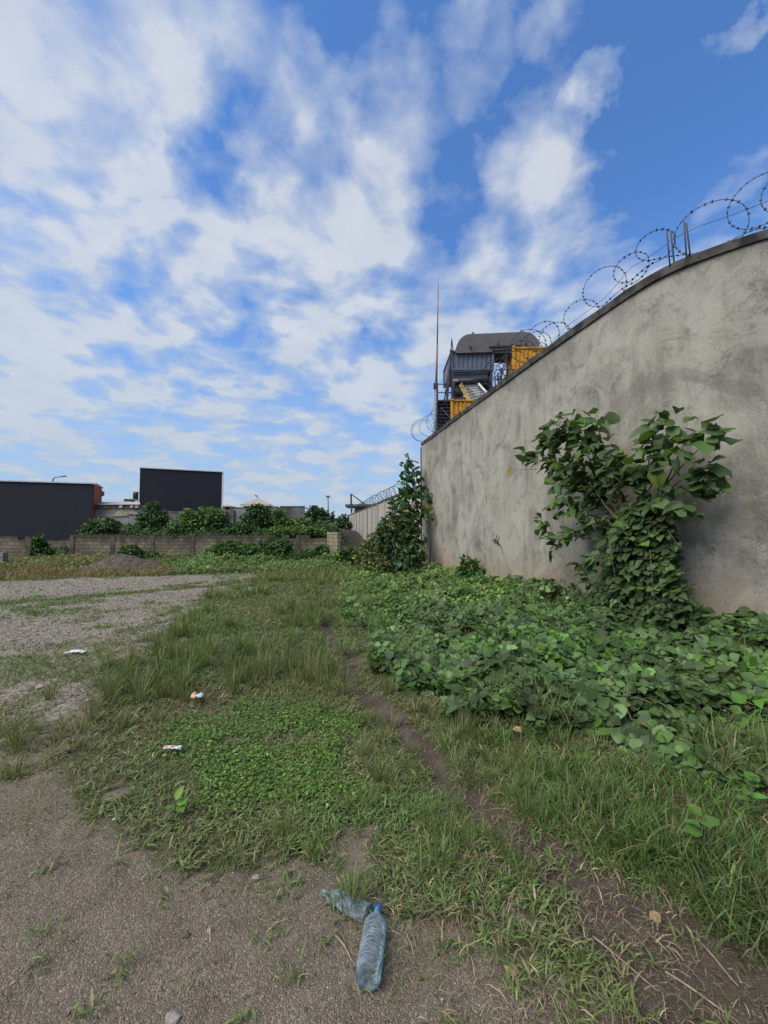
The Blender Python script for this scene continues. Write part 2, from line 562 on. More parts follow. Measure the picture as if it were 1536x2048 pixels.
M_STONE = m_simple('pale_stone', (0.15, 0.13, 0.11), (0.27, 0.245, 0.21), 30, 0.85, 0.2, 0.5, 0.01)
M_RUBBLE = m_simple('rubble_earth', (0.045, 0.036, 0.03), (0.11, 0.09, 0.075), 7, 0.95, 0.1, 0.9, 0.05)
M_SLAB = m_simple('broken_slab', (0.15, 0.14, 0.115), (0.25, 0.235, 0.20), 6, 0.9, 0.1, 0.6, 0.02)
M_PAPER = m_simple('white_litter', (0.42, 0.42, 0.41), (0.60, 0.59, 0.58), 25, 0.6, 0.3, 0.5, 0.004)
M_FOIL = m_simple('grey_blue_wrapper', (0.30, 0.36, 0.38), (0.55, 0.60, 0.62), 30, 0.35, 0.5, 0.5, 0.004)
M_LIZ = m_simple('lizard_skin', (0.018, 0.017, 0.012), (0.055, 0.048, 0.032), 60, 0.7)

# ------------------------------------------------------------------ plan of the tall wall
WALL_TOP = 5.30
TOP_PX = [(843, 885), (870, 865), (915, 829), (960, 795), (1000, 765), (1050, 727), (1110, 683), (1180, 633), (1240, 590),
          (1290, 556), (1340, 528), (1410, 499), (1480, 474), (1536, 455)]


def plane_z(px, py, z):
    d = pixdir(px, py)
    t = (z - EYE) / d.z
    return Vector((d.x * t, d.y * t, z))


wp = [plane_z(px, py, WALL_TOP) for px, py in TOP_PX]
dlast = (wp[-1] - wp[-2]).normalized()
wp.append(wp[-1] + Vector((0.80, -0.45, 0)))
wp.append(wp[-1] + Vector((3.0, -1.5, 0)))
wp.append(wp[-1] + Vector((6.0, -3.0, 0)))
# resample and smooth in plan
seg = [0]
for i in range(1, len(wp)): seg.append(seg[-1] + (wp[i] - wp[i - 1]).length)
S = np.linspace(0, seg[-1], 140)
WX = np.interp(S, seg, [p.x for p in wp]); WY = np.interp(S, seg, [p.y for p in wp])
for _ in range(2):
    WX[1:-1] = (WX[:-2] + 2 * WX[1:-1] + WX[2:]) / 4; WY[1:-1] = (WY[:-2] + 2 * WY[1:-1] + WY[2:]) / 4
WLEN = seg[-1]
_o = np.argsort(WY)
wyS, wxS = WY[_o], WX[_o]
END = Vector((WX[0], WY[0], 0))


def wall_gap(x, y):
    """roughly the distance in front of the tall wall (negative behind it)"""
    xw = np.interp(y, wyS, wxS)
    cosf = np.interp(y, [3, 5, 5.6, 7], [0.6, 0.7, 0.85, 0.97])
    return (xw - x) * cosf


def wall_at(s):
    i = np.interp(s, S, np.arange(len(S)))
    x = np.interp(i, np.arange(len(S)), WX); y = np.interp(i, np.arange(len(S)), WY)
    x2 = np.interp(min(s + 0.1, WLEN), S, WX); y2 = np.interp(min(s + 0.1, WLEN), S, WY)
    x1 = np.interp(max(s - 0.1, 0), S, WX); y1 = np.interp(max(s - 0.1, 0), S, WY)
    t = Vector((x2 - x1, y2 - y1, 0)).normalized()
    n = Vector((t.y, -t.x, 0))       # candidates: make it face the camera side
    if n.dot(Vector((-x, -y, 0))) < 0: n = -n
    return Vector((x, y, 0)), t, n


def wall_hit(px, py, off=0.0):
    """the point on the tall wall's face seen at a pixel"""
    d = pixdir(px, py)
    best = None
    for i in range(len(S) - 1):
        ax, ay, bx, by = WX[i], WY[i], WX[i + 1], WY[i + 1]
        # t*d = a + u*(b-a)
        det = d.x * (-(by - ay)) + (bx - ax) * d.y
        if abs(det) < 1e-9: continue
        t = (ax * (-(by - ay)) + (bx - ax) * ay) / det
        u = (d.x * ay - d.y * ax) / det
        if t > 0 and -0.001 <= u <= 1.001:
            best = Vector((d.x * t, d.y * t, EYE + d.z * t)); s = S[i] + u * (S[i + 1] - S[i])
            p, tt, nn = wall_at(s)
            return best + nn * off, tt, nn
    return None


# ------------------------------------------------------------------ ground zones (plan polygons)
def G(lst): return [gpix(px, py) for px, py in lst]


PATH = [(*gpix(px, py), w) for px, py, w in
        [(1520, 2060, .44), (1350, 1910, .38), (1200, 1770, .25), (1060, 1665, .19), (960, 1595, .14), (880, 1545, .10), (800, 1480, .09), (740, 1410, .13),
         (703, 1340, .15), (672, 1270, .16), (655, 1215, .13), (645, 1180, .08)]]
FORE = G([(-900, 1660), (-300, 1590), (60, 1600), (200, 1640), (300, 1720), (420, 1750), (560, 1740), (640, 1660), (740, 1690), (790, 1800), (900, 1860),
          (1080, 1890), (1160, 2000), (1500, 2300), (1500, 4200), (-2500, 4200)])
LOT = G([(-700, 1168), (0, 1163), (240, 1155), (480, 1146), (560, 1150), (470, 1182), (400, 1212), (345, 1245), (270, 1300), (215, 1360), (170, 1410), (60, 1455),
         (-200, 1500), (-900, 1600), (-2500, 1700)])
STRIP = [(*gpix(px, py), w) for px, py, w in [(-600, 1228, .45), (0, 1206, .40), (140, 1196, .42), (300, 1180, .5), (430, 1170, .5), (560, 1160, .6)]]
CLOVER = [G([(420, 1460), (520, 1400), (600, 1370), (690, 1420), (690, 1500), (640, 1560), (560, 1600), (640, 1650), (500, 1640), (420, 1560)]),
          G([(330, 1430), (420, 1400), (470, 1440), (420, 1520), (340, 1560)]),
          G([(480, 1550), (660, 1540), (700, 1640), (520, 1660)])]
VINE = G([(690, 1150), (760, 1120), (860, 1118), (2400, 1100), (2400, 1700), (1600, 1640), (1480, 1600), (1400, 1560), (1300, 1500), (1180, 1470), (1040, 1470),
          (930, 1430), (850, 1380), (800, 1330), (760, 1270), (715, 1215)])
TALL = G([(430, 1150), (640, 1145), (665, 1230), (690, 1330), (700, 1400), (560, 1400), (440, 1380), (300, 1400), (230, 1400), (210, 1360), (300, 1290), (370, 1230)])
LEFTDRY = G([(-900, 1400), (60, 1400), (230, 1380), (190, 1450), (110, 1530), (180, 1650), (300, 1740), (-900, 1740)])
SPARSE = G([(640, 1660), (760, 1660), (900, 1680), (1060, 1740), (1200, 1880), (1290, 2100), (1400, 3200), (500, 3200), (600, 1900)])
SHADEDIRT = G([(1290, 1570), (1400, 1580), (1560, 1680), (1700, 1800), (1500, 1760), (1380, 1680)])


def zones(x, y):
    """returns weights 0..1: path, fore, lot, strip, clover, vine, tall"""
    r = np.hypot(x, y)
    j = 0.035 * r + 0.03
    jx = x + (fbm(x, y, 1.3, 4, 11) - 0.5) * 2.6 * j + (fbm(x, y, 7, 3, 13) - .5) * 0.16
    jy = y + (fbm(x, y, 1.3, 4, 31) - 0.5) * 4.5 * j + (fbm(x, y, 7, 3, 17) - .5) * 0.2
    d, w = polydist(jx, jy, PATH)
    path = 1 - sstep(0.6, 1.25, d / w)
    fore = 0; lot = 0; vine = 0
    for q in range(3):
        amp = (0.03, 0.07, 0.12)[q] * (1 + r)
        ex = (fbm(x, y, 3.1, 4, 211 + q) - .5) * 3 * amp; ey = (fbm(x, y, 3.1, 4, 221 + q) - .5) * 3.5 * amp
        fore = fore + pip(jx + ex, jy + ey, FORE) / 3.0
        lot = lot + pip(jx + ex, jy + ey, LOT) / 3.0
        vine = vine + pip(jx + ex * .7, jy + ey * .7, VINE) / 3.0
    d, w = polydist(jx, jy, STRIP)
    strip = 1 - sstep(0.5, 1.3, d / w)
    clover = np.zeros_like(x)
    for p in CLOVER: clover = np.maximum(clover, pip(jx, jy, p))
    tall = pip(jx, jy, TALL).astype(float)
    return path, fore, lot, strip, clover, vine, tall


def ground_h(x, y):
    x = np.asarray(x, float); y = np.asarray(y, float)
    d, w = polydist(x, y, PATH)
    h = 0.10 * (fbm(x, y, 0.28, 3, 3) - 0.5) * sstep(1.0, 5, np.hypot(x, y)) + 0.03 * (fbm(x, y, 1.5, 3, 5) - 0.5)
    h = h + 0.012 * (fbm(x, y, 9, 3, 8) - 0.5)
    h = h - 0.035 * (1 - sstep(0.6, 1.6, d / w))
    # grassy shelf between the lot and the path
    ds, _ = polydist(x, y, [(*gpix(300, 1330), 1), (*gpix(480, 1200), 1), (*gpix(600, 1150), 1)])
    h = h + 0.07 * (1 - sstep(0.3, 2.2, ds)) * (x > -6)
    # bank of earth against the tall wall
    g = wall_gap(x, y)
    near = sstep(22, 14, y) * sstep(0.2, 3.2, y)
    h = h + (0.20 * (1 - sstep(0.1, 2.0, g))) * near
    # embankment behind the block wall
    m = sstep(-23.5, -21.5, x) * sstep(25.6, 31.0, y) * sstep(-2.0, -4.5, x)
    h = h + 2.0 * m + 1.2 * sstep(34, 60, y) * (1 - m)
    h = h + 0.55 * sstep(-2.0, -6, x) * 0
    return h


# adaptive sheet
def grid_axis(a, half, n):
    t = np.linspace(0, 1, n)
    k = 7.0
    return half * np.sinh(k * t) / math.sinh(k)


gx = grid_axis(0, 700, 330)
gx = np.concatenate([-gx[:0:-1], gx]) + 0.3
gy = grid_axis(0, 1500, 520) + 0.9
gy = np.concatenate([[-60, -20, -8, -4, -2, -1, -0.3, 0.2, 0.5, 0.75], gy])
GX, GY = np.meshgrid(gx, gy)
fx, fy = GX.ravel(), GY.ravel()
HZ = ground_h(fx, fy)
nx_, ny_ = len(gx), len(gy)
idx = np.arange(nx_ * ny_).reshape(ny_, nx_)
quads = np.stack([idx[:-1, :-1], idx[:-1, 1:], idx[1:, 1:], idx[1:, :-1]], -1).reshape(-1, 4)
zp, zf, zl, zs, zc, zv, zt = zones(fx, fy)

m, N = new_mat('ground_soil')
pos = geo_pos(N)
za = N.n('ShaderNodeAttribute', attribute_name='zone')       # r: bare gravelly dirt, g: grey gravel lot, b: brown soil, also the dark shade painted under the vines
zs_ = N.n('ShaderNodeSeparateColor', i_0=za.outputs[0])
n_big = N.noise(pos, 0.8, 5, 0.6)
n_mid = N.noise(pos, 5.0, 6, 0.65)
n_fin = N.noise(pos, 60, 5, 0.7)
n_xf = N.noise(pos, 230, 3, 0.6)
vor = N.n('ShaderNodeTexVoronoi', i_Vector=pos, i_Scale=170.0)
vor2 = N.n('ShaderNodeTexVoronoi', i_Vector=pos, i_Scale=34.0)
vcol = N.n('ShaderNodeSeparateColor', i_0=vor.outputs['Color'])
vcol2 = N.n('ShaderNodeSeparateColor', i_0=vor2.outputs['Color'])
base = N.mix(N.mr(n_mid, 0.3, 0.7), (0.060, 0.058, 0.032), (0.115, 0.098, 0.062))
dirt = N.mix(N.mr(n_mid, 0.32, 0.68), (0.165, 0.138, 0.103), (0.115, 0.095, 0.069))
dirt = N.mix(N.mr(n_big, 0.48, 0.68, 0, 0.6), dirt, (0.165, 0.118, 0.082))
n_moss = N.noise(N.vmath('ADD', pos, (4, 9, 0)), 2.3, 6, 0.7)
dirt = N.mix(N.mr(n_moss, 0.50, 0.68, 0, 0.6), dirt, (0.090, 0.090, 0.048))
dirt = N.mix(N.mr(vcol.outputs[0], 0.66, 1.0, 0, 0.55), dirt, (0.32, 0.285, 0.225))
dirt = N.mix(N.mr(vcol.outputs[1], 0.72, 0.98, 0, 0.45), dirt, (0.075, 0.062, 0.046))
grav = N.mix(N.mr(n_mid, 0.3, 0.7), (0.24, 0.205, 0.16), (0.18, 0.148, 0.11))
grav = N.mix(N.mr(n_big, 0.45, 0.65, 0, 0.55), grav, (0.21, 0.165, 0.115))
grav = N.mix(N.mr(vcol2.outputs[0], 0.55, 0.95, 0, 0.7), grav, (0.32, 0.31, 0.29))
grav = N.mix(N.mr(vcol2.outputs[1], 0.65, 0.95, 0, 0.6), grav, (0.075, 0.068, 0.06))
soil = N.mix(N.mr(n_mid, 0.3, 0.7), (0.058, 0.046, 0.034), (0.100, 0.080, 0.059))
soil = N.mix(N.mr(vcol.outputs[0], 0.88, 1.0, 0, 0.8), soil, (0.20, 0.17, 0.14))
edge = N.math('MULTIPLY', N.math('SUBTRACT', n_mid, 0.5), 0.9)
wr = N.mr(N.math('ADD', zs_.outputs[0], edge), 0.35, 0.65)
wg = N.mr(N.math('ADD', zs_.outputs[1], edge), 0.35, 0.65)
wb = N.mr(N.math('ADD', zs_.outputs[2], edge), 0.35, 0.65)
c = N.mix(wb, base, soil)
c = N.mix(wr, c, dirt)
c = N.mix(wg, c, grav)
c = N.mix(N.mr(n_fin, 0.45, 0.7, 0, 0.35), c, N.mix(1.0, c, (0.5, 0.48, 0.45), 'MULTIPLY'))
hh = N.math('ADD', N.math('MULTIPLY', n_fin, 0.8), N.math('MULTIPLY', vor.outputs['Distance'], -0.9))
hh = N.math('ADD', hh, N.math('MULTIPLY', vor2.outputs['Distance'], -0.7))
hh = N.math('ADD', hh, N.math('MULTIPLY', n_mid, 1.2))
finish(N, c, 0.95, 0.10, hh, 0.8, 0.009)
M_GROUND = m

me_zone = np.zeros((len(fx), 4), np.float32); me_zone[:, 3] = 1
patchy = fbm(fx, fy, 0.9, 4, 44)
left_dry = pip(fx, fy, LEFTDRY) * (1 - zf) * (1 - zl)
me_zone[:, 0] = np.clip(zf + .85 * left_dry, 0, 1)
me_zone[:, 1] = np.clip(zl * (1 - 0.8 * zs), 0, 1)
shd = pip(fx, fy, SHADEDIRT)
me_zone[:, 2] = np.clip(zp + shd + zv, 0, 1)  # vine weight darkens the ground colour, imitating shaded gaps between the leaves
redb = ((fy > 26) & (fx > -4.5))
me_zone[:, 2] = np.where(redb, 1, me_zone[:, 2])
ground = np_mesh('ground', np.stack([fx, fy, HZ], 1), quads.ravel(), np.full(len(quads), 4), M_GROUND, smooth=True)
at_ = ground.data.attributes.new('zone', 'FLOAT_COLOR', 'POINT')
at_.data.foreach_set('color', me_zone.ravel())
tag(ground, 'uneven waste ground of dirt, gravel and trodden soil', kind='structure')

# ------------------------------------------------------------------ the tall rendered wall
def strip_solid(mb, s0, s1, z0, z1, front, back, n=None):
    """solid following the wall's plan; front/back are offsets along the facing normal"""
    n = n or max(2, int((s1 - s0) / 0.18))
    ss = np.linspace(s0, s1, n)
    V = []
    for s in ss:
        p, t, nn = wall_at(float(s))
        for off, z in ((front, z0), (front, z1), (-back, z1), (-back, z0)):
            q = p + nn * off
            V.append((q.x, q.y, z))
    F = []
    for i in range(n - 1):
        a = i * 4; b = a + 4
        for k in range(4):
            F.append((a + k, b + k, b + (k + 1) % 4, a + (k + 1) % 4))
    F.append((0, 1, 2, 3)); F.append(tuple((n - 1) * 4 + k for k in (3, 2, 1, 0)))
    mb.add(V, F)


p0, t0, n0 = wall_at(0)
wall = thing('boundary_wall', 'tall grey rendered concrete wall with stained plaster, running along the right', 'wall', (END.x, END.y, 0))
mb = MB(); strip_solid(mb, 0, WLEN, -0.4, WALL_TOP - 0.137, 0.0, 0.20); mb.build('wall_body', M_WALL, wall)
mb = MB()
n_ = 170
ss = np.linspace(-0.0, WLEN, n_)
V = []
for i, s in enumerate(ss):
    p, t, nn = wall_at(float(s))
    j1 = 0.035 * (vnoise(np.array([s * 2.3]), np.array([0.5]), 3)[0] - .5); j2 = 0.05 * (vnoise(np.array([s * 4.1]), np.array([4.5]), 5)[0] - .5)
    for off, z in ((0.035 + j1, WALL_TOP - 0.135), (0.045 + j1, WALL_TOP - 0.02 + j2), (-0.235, WALL_TOP + j2), (-0.235, WALL_TOP - 0.135)):
        q = p + nn * off
        V.append((q.x, q.y, z))
F = []
for i in range(n_ - 1):
    a = i * 4; b = a + 4
    for k in range(4): F.append((a + k, b + k, b + (k + 1) % 4, a + (k + 1) % 4))
F.append((0, 1, 2, 3)); F.append(tuple((n_ - 1) * 4 + k for k in (3, 2, 1, 0)))
mb.add(V, F); mb.build('coping', M_COPING, wall)
# dark strip covering the wall's end face at the far corner
mb = MB()
q = p0 - t0 * 0.03 - n0 * 0.09
mb.box((q.x, q.y, (WALL_TOP - 0.17) / 2 - 0.1), (0.24, 0.05, WALL_TOP - 0.17 + 0.15), rz=math.atan2(n0.y, n0.x))
mb.build('end_face_strip', M_COPING, wall)

# rebar starter rods
for (px, py0, py1) in [(1340, 532, 453), (1349, 531, 459), (1373, 515, 436), (1381, 515, 441)]:
    base_ = plane_z(px, py0, WALL_TOP - 0.05)
    hgt = (py0 - py1) / FPX * base_.y
    mb = MB()
    lean = random.uniform(-0.02, 0.02)
    mb.tube([base_, base_ + Vector((lean * .5 - .01, 0.0, hgt * .5)), base_ + Vector((lean - .02, 0, hgt))], 0.0095, 6)
    mb.build('rebar_rod', M_REBAR, wall)

# ------------------------------------------------------------------ razor wire
def barbs_on(path, step, size, mb):
    dist = 0.0; nxt = step
    for a, b in zip(path[:-1], path[1:]):
        L = (b - a).length
        while dist + L > nxt:
            u = (nxt - dist) / L
            p = a.lerp(b, u); d = (b - a).normalized()
            side = d.cross(Vector((random.uniform(-1, 1), random.uniform(-1, 1), random.uniform(-1, 1)))).normalized()
            oth = d.cross(side)
            for sgn in (-1, 1):
                tip = p + side * size * 0.62 * sgn
                mb.add([p - d * size * .30 + oth * .003, p + d * size * .30 + oth * .003, tip + d * size * .42, tip - d * size * .42,
                        p - d * size * .30 - oth * .003, p + d * size * .30 - oth * .003, tip + d * size * .42 - oth * .004, tip - d * size * .42 - oth * .004],
                       [(0, 1, 2, 3), (7, 6, 5, 4), (0, 4, 5, 1), (1, 5, 6, 2), (2, 6, 7, 3), (3, 7, 4, 0)])
            nxt += step
        dist += L


def coil(loops, name, label, wire_r=0.0045, step=0.085, bsize=0.028, barb=True, nseg=26, group=None):
    """loops: list of (centre, radius, u, v) – a continuous coil through them"""
    pts = []
    for i in range(len(loops) - 1):
        c0, r0, u0, v0 = loops[i]; c1, r1, u1, v1 = loops[i + 1]
        ph = i * 1.7
        for k in range(nseg):
            a = -math.pi * .45 + 2 * math.pi * .97 * k / (nseg - 1)
            wob = 1 + 0.035 * math.sin(2 * a + ph)
            nrm_ = u0.cross(v0)
            pts.append(c0 + (u0 * math.cos(a) + v0 * math.sin(a)) * r0 * wob + nrm_ * (r0 * .35 * (k / nseg - .5)))
        e0 = pts[-1]; a = -math.pi * .45
        e1 = c1 + (u1 * math.cos(a) + v1 * math.sin(a)) * r1
        for k in range(1, 5):
            t = k / 5
            pts.append(e0.lerp(e1, t) + Vector((0, 0, .10 * r0 * math.sin(math.pi * t))))
    org = pts[0]
    th = thing(name, label, 'razor wire', tuple(org), group)
    mb = MB(); mb.tube(pts, wire_r, 5); mb.build('coiled_wire', M_WIRE, th)
    if barb:
        mb = MB(); barbs_on(pts, step, bsize, mb); o = mb.build('barbs', M_WIRE, th); o['kind'] = 'stuff'
    return th, pts


def loop_px(px, py, rad, yaw=None, sx=1.0):
    # the wall depth behind this loop: find wall s whose top projects at px
    bests, bd = 0, 1e9
    for s in np.linspace(0, WLEN, 500):
        p, t, nn = wall_at(float(s))
        q = p.x / p.y * FPX + 768
        if p.y > 0.5 and abs(q - px) < bd: bd = abs(q - px); bests = s
    p, t, nn = wall_at(float(bests))
    Y = p.y + 0.05
    c_ = at(px, py, Y)
    view = Vector((c_.x, c_.y, 0)).normalized()
    side = Vector((view.y, -view.x, 0))
    u = (side * 0.9 + t * 0.25).normalized() * sx
    return (c_, rad / FPX * Y * 0.97, u, Vector((0, 0, 1)))


near_loops = [loop_px(1075, 704, 20), loop_px(1109, 672, 30), loop_px(1163, 632, 35), loop_px(1208, 574, 42),
              loop_px(1262, 536, 32), loop_px(1310, 491, 34), loop_px(1420, 458, 58, sx=1.1), loop_px(1524, 402, 58), loop_px(1600, 370, 60), loop_px(1700, 320, 64), loop_px(1800, 270, 70)]
coil(near_loops, 'razor_wire_coil', 'coil of razor wire in wide loops on the near tall wall beside the rebar rods', step=0.075, bsize=0.027, wire_r=0.0042)
far_loops = []
for k in range(17):
    t = k / 16
    px = 1085 + (846 - 1085) * t
    ytop = np.interp(px, [843, 870, 915, 960, 1000, 1050, 1110], [885, 865, 829, 795, 765, 727, 683])
    rr = (34 - 8 * t) * random.uniform(0.85, 1.12)
    far_loops.append(loop_px(px, ytop - rr * 0.75 + random.uniform(-4, 4), rr))
far_loops += [loop_px(845, 862, 22), loop_px(843, 880, 18)]
coil(far_loops, 'razor_wire_coil', 'dense coil of razor wire on the far end of the tall wall', step=0.10, bsize=0.030, wire_r=0.0055)
# straight strand threaded through the coil
mb = MB()
pts = []
for px, py in [(1100, 690), (1130, 655), (1208, 598), (1262, 535), (1320, 500), (1345, 478), (1400, 452), (1470, 428), (1536, 402), (1640, 362), (1800, 300)]:
    c_, r_, u_, v_ = loop_px(px, py, 1)
    pts.append(c_)
mb.tube(pts, 0.0035, 5)
tag(mb.build('strand_wire', M_WIRE, None, pts[0]), 'straight tensioned strand wire running through the razor coil above the tall wall', 'wire')

# ------------------------------------------------------------------ the farther panel wall
A = at(697, 1030, 67.0); Bp = Vector((4.0, 15.9, 0))
far_h = A.z
fw = thing('panel_wall', 'pale ribbed concrete wall beyond the tall wall, running into the distance', 'wall', (A.x, A.y, 0))
d = (Bp - Vector((A.x, A.y, 0))); L = d.length; d.normalize()
nrm = Vector((-d.y, d.x, 0));
if nrm.dot(Vector((-A.x, -A.y, 0))) < 0: nrm = -nrm
mb = MB()
mid = Vector((A.x, A.y, 0)) + d * L / 2 - nrm * 0.1
mb.box((mid.x, mid.y, (far_h - 0.15) / 2 - 0.2), (L, 0.2, far_h - 0.15 + 0.4), rz=math.atan2(d.y, d.x))
mb.build('wall_body', M_PANELWALL, fw)
mb = MB()
mb.box((mid.x, mid.y, far_h - 0.07), (L + 0.1, 0.3, 0.16), rz=math.atan2(d.y, d.x))
mb.build('coping', M_COPING, fw)
k = 0
for s in np.arange(1.0, L - 16, 3.4):
    q = Vector((A.x, A.y, 0)) + d * s + nrm * 0.04
    mb = MB(); mb.box((q.x, q.y, (far_h - 0.15) / 2 - 0.2), (0.22, 0.12, far_h - 0.16 + 0.4), rz=math.atan2(d.y, d.x))
    mb.build('pier', M_PANELWALL, fw)
# steel outrigger bracket on its far end
q = Vector((A.x, A.y, 0)) + d * 3
mb = MB()
a1 = at(703, 1026, q.y); a2 = at(702, 988, q.y); a3 = at(729, 1008, q.y - 12)
mb.bar(a1, a2, 0.26); mb.bar(a2, a3, 0.13)
tag(mb.build('steel_bracket', M_STEEL, None, a1), 'dark bent steel bracket standing on the far end of the pale ribbed wall', 'bracket')
loops = []
for k in range(22):
    t = k / 21
    q = Vector((A.x, A.y, 0)) + d * (L * (0.18 + 0.55 * t)) - nrm * 0.05
    loops.append((Vector((q.x, q.y, far_h + 0.42 + random.uniform(-.06, .06))), 0.46 * random.uniform(.85, 1.1), Vector((0.96, 0.28, 0)), Vector((0, 0, 1))))
coil(loops, 'razor_wire_coil', 'distant coil of razor wire on top of the pale ribbed wall', barb=False, wire_r=0.022, nseg=16)
# low house beyond that wall
hs = thing('flat_roof_house', 'low grey house with a thin flat roof, just beyond the steel bracket', 'house', tuple(at(716, 1060, 78)))
a = at(709, 1035, 78); b = at(760, 1013, 78)
mb = MB(); mb.box(((a.x + b.x) / 2, 80, b.z / 2), (b.x - a.x, 4, b.z), 0); mb.build('wall', M_CONCD, hs)
a = at(694, 1012, 78)
mb = MB(); mb.box(((a.x + b.x) / 2, 79.6, b.z + 0.15), (b.x - a.x + 0.5, 5.6, 0.45)); mb.build('roof', M_CONCD, hs)

# ------------------------------------------------------------------ block walls across the lot
BWY = 24.6


def block_wall(name, label, px0, px1, pytop, Y, mat, pillars=(), ragged=True, broken=0.0):
    a = at(px0, pytop, Y); b = at(px1, pytop, Y)
    th = thing(name, label, 'wall', ((a.x + b.x) / 2, Y, 0))
    mb = MB()
    z1 = a.z
    # body with a slightly uneven, partly broken top course
    x = a.x
    V = []; F = []
    xs = [a.x]
    while xs[-1] < b.x - 0.45: xs.append(xs[-1] + 0.42)
    xs.append(b.x)
    for i in range(len(xs) - 1):
        dz_ = 0
        if broken and random.random() < broken: dz_ = -0.2 if random.random() < .7 else 0.05
        zt = z1 + dz_ + random.uniform(-.02, .02) + 0.1 * (fbm(np.array([xs[i]]), np.array([1.0]), 0.15, 2, 9)[0] - .5)
        mb.box(((xs[i] + xs[i + 1]) / 2, Y + 0.1, zt / 2 - 0.15), (xs[i + 1] - xs[i] - 0.0, 0.2, zt + 0.3))
    mb.build('wall_body', mat, th)
    for pxp in pillars:
        p = at(pxp, pytop, Y)
        mb = MB(); mb.box((p.x, Y + 0.09, z1 / 2 - 0.13), (0.26, 0.25, z1 + 0.24)); mb.build('pillar', M_PILLAR, th)
    return th


block_wall('block_wall', 'long weathered concrete block wall with a mossy dark top, across the back of the lot', 141, 660, 1071, BWY, M_BLOCK, (145, 226, 306, 385, 596), broken=0.12)
block_wall('block_wall', 'short block wall section at the far left, ending at the leafy bush', -420, 62, 1074, 24.4, M_BLOCK, (58,), broken=0.04)
block_wall('block_wall', 'low darker block wall set back behind the leafy bush between the two longer ones', 60, 144, 1082, 27.0, M_BLOCK, (), broken=0.1)
# return end of the long wall, running toward the camera
a = at(658, 1061, 24.4)
mb = MB()
qs = [(at(657, 1061, 24.4), 1.72), (at(678, 1061, 22.8), 1.66)]
x0, x1 = qs[0][0].x, qs[1][0].x
ang = math.atan2(22.8 - 24.4, x1 - x0); L_ = math.hypot(22.8 - 24.4, x1 - x0)
mb.box(((x0 + x1) / 2, 23.6, 0.7), (L_, 0.2, 1.9), rz=ang)
tag(mb.build('block_wall', M_BLOCKY, None, ((x0 + x1) / 2, 23.6, 0)), 'short paler return of stacked blocks at the right end of the long block wall', 'wall')

# stub post at the left edge
mb = MB(); p = at(3, 1118, 20); mb.box((p.x, 20, 0.25), (0.4, 0.3, 0.75)); tag(mb.build('concrete_stub', M_SLAB, None, (p.x, 20, 0)), 'small pale concrete stub standing in the weeds at the left edge', 'concrete stub')

# ------------------------------------------------------------------ far buildings
def prism_building(name, label, cat, poly, z0, z1s, mat, parent_parts=()):
    pass


# black building at left
bl = thing('black_building', 'long low black clad building at the far left, with an orange end wall', 'building', (-40, 45, 0))
zt = at(187, 968, 40).z
pL = at(-260, 955, 36.0)
P = [(pL.x, 36.0), (at(187, 968, 40).x, 40.0), (at(203, 975, 44).x, 44.0), (pL.x, 52.0)]
mb = MB()
n = 4
zts = [pL.z, zt, zt, pL.z]
V = [(x, y, -0.5) for x, y in P] + [(P[i][0], P[i][1], zts[i]) for i in range(4)]
mb.add(V, [(3, 2, 1, 0), (4, 5, 6, 7), (0, 1, 5, 4), (2, 3, 7, 6), (3, 0, 4, 7), (1, 2, 6, 5)])
mb.build('cladding', M_BLACK, bl)
mb = MB()
e0 = Vector((P[1][0], P[1][1], 0)); e1 = Vector((P[2][0], P[2][1], 0)); ed = (e1 - e0).normalized(); en = Vector((ed.y, -ed.x, 0))
mb.bar(e0 + en * .04 + Vector((0, 0, (zt - .5) / 2)) + ed * .12, e1 + en * .04 + Vector((0, 0, (zt - .5) / 2)), 0.06, zt + 0.3)
mb.build('orange_wall', M_ORANGE, bl)
mb = MB()
mb.bar(Vector((P[0][0], P[0][1] - .04, pL.z + .06)), Vector((P[1][0], P[1][1] - .04, zt + .06)), 0.2, 0.12)
mb.bar(Vector((P[1][0] + .1, P[1][1] + .1, zt + .06)), Vector((P[2][0] + .1, P[2][1], zt + .06)), 0.2, 0.12)
mb.build('roof_trim', M_WTRIM, bl)
mb = MB(); q = e1 + en * .15
mb.box((q.x, q.y - 0.3, zt - 0.6), (0.4, 0.5, 0.5)); mb.build('wall_unit', M_CONCD, bl)
mb = MB(); mb.box((q.x - .1, q.y - 0.3, zt - 2.1), (0.5, 0.5, 0.7)); mb.build('wall_unit', M_CONCD, bl)

# tall black building
b2 = thing('black_building', 'tall plain black clad building above the bushes, with thin pale roof edge', 'building', (-23, 48, 0))
a = at(281, 936, 45); b = at(445, 944.5, 48)
P = [(a.x, 45), (b.x, 48), (b.x - 6.5, 58), (a.x - 4.5, 55)]
mb = MB()
V = [(x, y, -0.5) for x, y in P] + [(P[0][0], P[0][1], a.z), (P[1][0], P[1][1], b.z), (P[2][0], P[2][1], b.z), (P[3][0], P[3][1], a.z)]
mb.add(V, [(3, 2, 1, 0), (4, 5, 6, 7), (0, 1, 5, 4), (1, 2, 6, 5), (2, 3, 7, 6), (3, 0, 4, 7)])
mb.build('cladding', M_BLACK, b2)
mb = MB()
mb.bar((P[0][0] - .05, P[0][1] - .05, a.z + .04), (P[1][0] + .06, P[1][1] - .05, b.z + .04), 0.16, 0.1)
mb.bar((P[1][0] + .06, P[1][1] - .02, 1), (P[1][0] + .06, P[1][1] - .02, b.z - .03), 0.12, 0.12)
mb.bar((P[0][0] - .05, P[0][1] - .02, 3), (P[0][0] - .05, P[0][1] - .02, a.z - .03), 0.08, 0.08)
